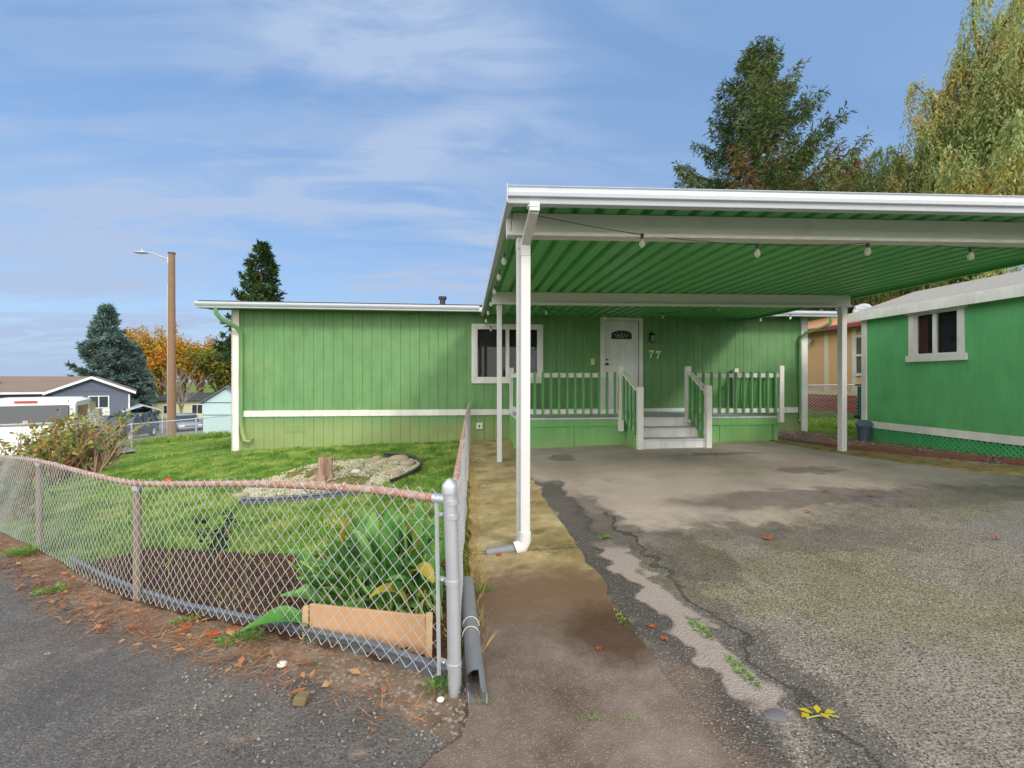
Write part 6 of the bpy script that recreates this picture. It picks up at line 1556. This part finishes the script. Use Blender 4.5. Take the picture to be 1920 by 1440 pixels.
def broadleaf(name, lb, x, y, H, Rb, mat, seed=1, nlimb=6, nleaf=3000, leafL=.3, leafW=.18, gz=None, trunk='bark', tall=1.0, lo=.25, strands=0, strandL=2.0, lean=(0, 0), bare=False, rad0=None, spread=.55, upb=.25, cat='tree', levels=4):
    r3 = random.Random(seed); gz = g(x, y) if gz is None else gz; T = thing(name, lb, cat, (x, y, gz)); m = MB(); ends = []
    def grow(p, d, L, rad, lev):
        pts = [p]; q = p
        for i in range(4):
            d = (d + Vector((r3.gauss(0, .13), r3.gauss(0, .13), upb*.15))).normalized(); q = q + d*L/4; pts.append(q)
        m.tube(pts, [rad*(1 - .1*i) for i in range(5)], 6 if lev < 2 else 4, False)
        if lev >= 1: ends.extend(pts[2:])
        if lev == levels: ends.extend(pts[1:])
        if lev < levels:
            for _ in range(3 if lev < 3 else 2):
                dd = (d + Vector((r3.gauss(0, spread), r3.gauss(0, spread), r3.uniform(-.1, upb*1.6)))).normalized(); grow(pts[r3.randint(2, 4)], dd, L*r3.uniform(.55, .82), rad*.58, lev+1)
    rad = rad0 or H*.02 + .04; b = Vector((x, y, gz - .1)); top = b + Vector((lean[0]*.3, lean[1]*.3, H*lo)); m.tube([b, b.lerp(top, .5), top], [rad*1.25, rad*1.05, rad], 10)
    for i in range(nlimb):
        a = 2*PI*i/nlimb + r3.uniform(-.3, .3); e = r3.uniform(.25, .9)
        grow(top - Vector((0, 0, r3.uniform(0, H*lo*.3))), Vector((math.cos(a)*e*Rb/H*2.2 + lean[0]/H, math.sin(a)*e*Rb/H*2.2 + lean[1]/H, tall)).normalized(), H*(1 - lo)*.42, rad*.6, 1)
    m.build('trunk', trunk, T)
    if bare or not ends: return T
    r = np.random.default_rng(seed); E = np.array([tuple(e) for e in ends])
    if strands:
        k = r.integers(0, len(E), strands); S = E[k] + r.normal(0, .15, (strands, 3)); Ln = r.uniform(.4, 1.15, strands)*strandL; Ps = []; Ds = []; W = []
        npt = 26; az = r.uniform(0, 2*PI, strands); out = np.stack([np.cos(az), np.sin(az), 0*az], 1)
        for j in range(npt):
            t = j/npt; p = S + out*(Ln*.22*(1 - (1-t)**2))[:, None] + np.array([0, 0, -1])*(Ln*(t**1.2) - Ln*.06)[:, None] + r.normal(0, .025, S.shape)
            Ps.append(p); dd = unit(out*.35 + np.array([0, 0, -1]) + r.normal(0, .45, S.shape)); Ds.append(dd)
        P = np.concatenate(Ps); D = np.concatenate(Ds)
        V, F = leafquads(P, D, r.uniform(leafL*.7, leafL*1.3, len(P)), r.uniform(leafW*.7, leafW*1.2, len(P)))
    else:
        k = r.integers(0, len(E), nleaf); P = E[k] + r.normal(0, leafL*.8, (nleaf, 3)); D = unit(r.normal(0, 1, (nleaf, 3)) + [0, 0, -.3])
        V, F = leafquads(P, D, r.uniform(leafL*.6, leafL*1.2, nleaf), r.uniform(leafW*.6, leafW*1.2, nleaf))
    np_mesh('crown', V, F, mat, T)
    return T
def trees():
    # big Norway-type spruce behind the right part of the carport
    p = pt(1422, 712, 20.5); conifer('spruce_tree', 'big ragged green spruce with drooping brown-tinged branches above the carport', p.x, p.y, CAMZ + 626*20.5/FPX - .2, 8.0, 'leaf_spruce_norway', 300, 3, droop=.15, uptip=1.0, base=.3, spl=.30, spw=.042, dens=110, gz=.2, dead=.2, shape=.93, hang=.9, ragged=.45)
    p = pt(1790, 712, 21); broadleaf('willow_tree', 'large willow with hanging green and yellow strands at the right', p.x + .7, p.y, 17.6, 7.4, 'leaf_willow', 6, 11, 0, .2, .055, gz=.3, strands=12500, strandL=2.3, lo=.24, tall=1.0, spread=.6, rad0=.36, trunk='bark')
    p = pt(1650, 712, 24); broadleaf('willow_tree', 'smaller willow with pale hanging strands low between the spruce and the large willow', p.x, p.y, 11.4, 5.0, 'leaf_willow', 11, 8, 0, .2, .05, gz=.3, strands=3600, strandL=1.8, lo=.3, tall=.9, spread=.6, rad0=.2)
    p = pt(1720, 712, 18); broadleaf('bare_tree', 'leafless grey-twigged tree behind the shed roof', p.x, p.y, 5.6, 3.2, 'leaf_olive', 15, 7, 450, .16, .06, gz=.3, trunk='bark', lo=.3, tall=.7, spread=.7, rad0=.09)
    p = pt(1905, 712, 15); broadleaf('leafy_tree', 'bright green small-leaved tree just above the shed roof at the right edge', p.x, p.y, 5.9, 2.4, 'leaf_willow', 17, 6, 5000, .15, .05, gz=.3, lo=.35, tall=.8, spread=.6, rad0=.08)
    # dark fir behind the green house
    p = pt(490, 712, 33); conifer('fir_tree', 'dark pointed fir behind the left part of the green house roof', p.x, p.y, CAMZ + 252*33/FPX + .9, 3.7, 'leaf_fir', 150, 21, droop=.1, uptip=.7, base=.3, spl=.42, spw=.09, dens=42, gz=-.9, shape=.85, hang=.35, ragged=.3)
    # blue spruce
    p = pt(202, 712, 52); H = 139*52/FPX + 5.2; conifer('blue_spruce', 'broad blue-grey spruce behind the slate house', p.x, p.y, H - .2, 5.2, 'leaf_spruce_blue', 190, 31, droop=.1, uptip=.6, base=.1, spl=.6, spw=.12, dens=52, gz=-3.8, shape=1.0, hang=.1, ragged=.35)
    p = pt(238, 712, 58); conifer('blue_spruce', 'second blue-grey spruce half hidden right of the broad one', p.x, p.y, 9.6, 3.3, 'leaf_spruce_blue', 170, 33, droop=.15, uptip=.35, base=.1, spl=.8, spw=.22, dens=30, gz=-3.8, shape=.7, hang=.1)
    grp = 'autumn trees beyond the pole'
    T = []
    for (px, f, H, Rb, mt, sd, nl, lb, br) in [(302, 70, 11.6, 3.4, 'leaf_orange', 41, 4200, 'tall orange autumn tree left of the wooden pole', 0), (318, 66, 9.0, 3.0, 'leaf_orange', 42, 3000, 'lower orange tree directly behind the wooden pole', 0),
            (346, 76, 10.2, 2.2, 'leaf_orange', 43, 2600, 'narrow golden poplar right of the wooden pole', 0), (374, 74, 9.6, 2.6, 'leaf_orange', 44, 3200, 'bright orange tree left of the olive one', 0), (412, 60, 8.3, 3.2, 'leaf_olive', 45, 4600, 'olive green tree beside the house corner', 0)]:
        p = pt(px, 712, f); o = broadleaf('autumn_tree', lb, p.x, p.y, H + 1.3, Rb, mt, sd, 8, int(nl*1.7), .42, .28, gz=-3.2, lo=.15, tall=2.2, spread=.34, upb=.4); o['group'] = grp
    p = pt(340, 712, 45); broadleaf('bare_tree', 'leafless slender tree between the pole and the silver car', p.x, p.y, 6.3, 2.2, 'leaf_olive', 51, 7, 0, gz=-2.7, bare=True, lo=.2, tall=1.2, spread=.45, trunk='bark_pale', rad0=.1)
    # low hedge clumps by the far fence
    x, y = band_pts([(-16, 22.0), (-13.2, 22.2), (-11.2, 22.4)], 5000, -.5, .35, 9)
    blades('verge_grass', x, y, .12, .42, .03, 'grass_blade', .35, 'long unmown grass along the far fence', 'grass')
trees()
# ------------------------------------------------------------------ world, sun, camera
w = bpy.data.worlds.new('World'); SC.world = w; w.use_nodes = True; t = w.node_tree; N = t.nodes; Lk = t.links
bg = N['Background']
SUN_EL, SUN_AZ = R(33), R(35)     # azimuth measured from behind the camera towards the right
sd = Vector((math.sin(SUN_AZ)*math.cos(SUN_EL), -math.cos(SUN_AZ)*math.cos(SUN_EL), math.sin(SUN_EL)))   # towards the sun
sky = N.new('ShaderNodeTexSky'); sky.sky_type = 'NISHITA'; sky.sun_disc = False; sky.sun_elevation = SUN_EL
sky.sun_rotation = math.atan2(sd.x, sd.y); sky.altitude = 50; sky.air_density = 1.0; sky.dust_density = 1.2; sky.ozone_density = 1.5
tc = N.new('ShaderNodeTexCoord'); sp = N.new('ShaderNodeSeparateXYZ'); Lk.new(tc.outputs['Generated'], sp.inputs[0])
def mt(op, a, b=0):
    q = N.new('ShaderNodeMath'); q.operation = op
    for i, v in enumerate((a, b)):
        if isinstance(v, (int, float)): q.inputs[i].default_value = v
        else: Lk.new(v, q.inputs[i])
    return q.outputs[0]
zz = mt('ADD', mt('MAXIMUM', sp.outputs[2], 0), .16); u = mt('DIVIDE', sp.outputs[0], zz); v = mt('DIVIDE', sp.outputs[1], zz)
cb = N.new('ShaderNodeCombineXYZ'); Lk.new(u, cb.inputs[0]); Lk.new(v, cb.inputs[1])
def cl(scale, rot, sc, loc, det, rough, dist):
    mp = N.new('ShaderNodeMapping'); mp.inputs['Rotation'].default_value = (0, 0, rot); mp.inputs['Scale'].default_value = sc; mp.inputs['Location'].default_value = loc; Lk.new(cb.outputs[0], mp.inputs[0])
    n = N.new('ShaderNodeTexNoise'); Lk.new(mp.outputs[0], n.inputs[0]); n.inputs['Scale'].default_value = scale; n.inputs['Detail'].default_value = det; n.inputs['Roughness'].default_value = rough; n.inputs['Distortion'].default_value = dist
    return n.outputs['Fac']
def mrange(v_, a, b, c, d):
    q = N.new('ShaderNodeMapRange'); q.interpolation_type = 'SMOOTHSTEP'; Lk.new(v_, q.inputs[0])
    for i, k in enumerate((a, b, c, d)): q.inputs[i+1].default_value = k
    return q.outputs[0]
c1 = cl(1.5, R(-60), (1, 3.6, 1), (1.3, .7, 0), 8, .58, .7); c2 = cl(.8, R(-52), (1, 1.6, 1), (4.2, 1.1, 0), 4, .5, .4)
mask = mt('ADD', mt('MULTIPLY', mrange(c1, .34, .62, 0, 1), mt('ADD', mt('MULTIPLY', mrange(c2, .36, .58, 0, 1), .6), .35)), mt('MULTIPLY', mrange(c2, .38, .6, 0, 1), .4))
# cloudier towards the left and the horizon
lf = mrange(sp.outputs[0], -.1, .6, 1.0, .15); hz = mrange(sp.outputs[2], .0, .16, .8, 0)
mask = mt('MAXIMUM', mt('MULTIPLY', mask, lf), hz)
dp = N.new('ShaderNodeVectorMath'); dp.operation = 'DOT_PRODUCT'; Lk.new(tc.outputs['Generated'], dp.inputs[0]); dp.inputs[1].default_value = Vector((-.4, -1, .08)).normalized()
fill_glow = mrange(dp.outputs['Value'], -.22, .55, 0, 1)  # added bright sky behind the camera, fill for the carport and shed wall
mask = mt('MINIMUM', mt('ADD', mask, mt('MULTIPLY', fill_glow, 1.5)), .97)
mx = N.new('ShaderNodeMix'); mx.data_type = 'RGBA'; Lk.new(mask, mx.inputs[0]); fl = N.new('ShaderNodeMix'); fl.data_type = 'RGBA'; fl.inputs[0].default_value = .68; Lk.new(sky.outputs[0], fl.inputs[6]); fl.inputs[7].default_value = (1.05, 1.93, 3.5, 1); Lk.new(fl.outputs[2], mx.inputs[6]); gw = N.new('ShaderNodeMix'); gw.data_type = 'RGBA'; Lk.new(fill_glow, gw.inputs[0]); gw.inputs[6].default_value = (2.15, 2.75, 3.85, 1); gw.inputs[7].default_value = (11.8, 11.5, 11.1, 1); Lk.new(gw.outputs[2], mx.inputs[7])
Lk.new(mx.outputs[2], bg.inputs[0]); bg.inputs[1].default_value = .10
sl_ = bpy.data.lights.new('sun', 'SUN'); sl_.energy = 1.05; sl_.angle = R(11); sl_.color = (1, .94, .86)
so = bpy.data.objects.new('sun', sl_); COL.objects.link(so); so.rotation_euler = (-sd).to_track_quat('-Z', 'Y').to_euler()
cam = bpy.data.cameras.new('camera'); co = bpy.data.objects.new('camera', cam); COL.objects.link(co); SC.camera = co
cam.sensor_width = 36; cam.lens = 36 * FPX / 1920; cam.clip_end = 3000; cam.clip_start = .05; cam.shift_y = -8/1920
co.location = (0, 0, CAMZ); co.rotation_euler = (R(90), 0, -TH)
SC.view_settings.view_transform = 'Standard'; SC.view_settings.look = 'None'; SC.view_settings.exposure = 1.06; SC.view_settings.gamma = 1
SC.cycles.max_bounces = 6; SC.cycles.transparent_max_bounces = 12
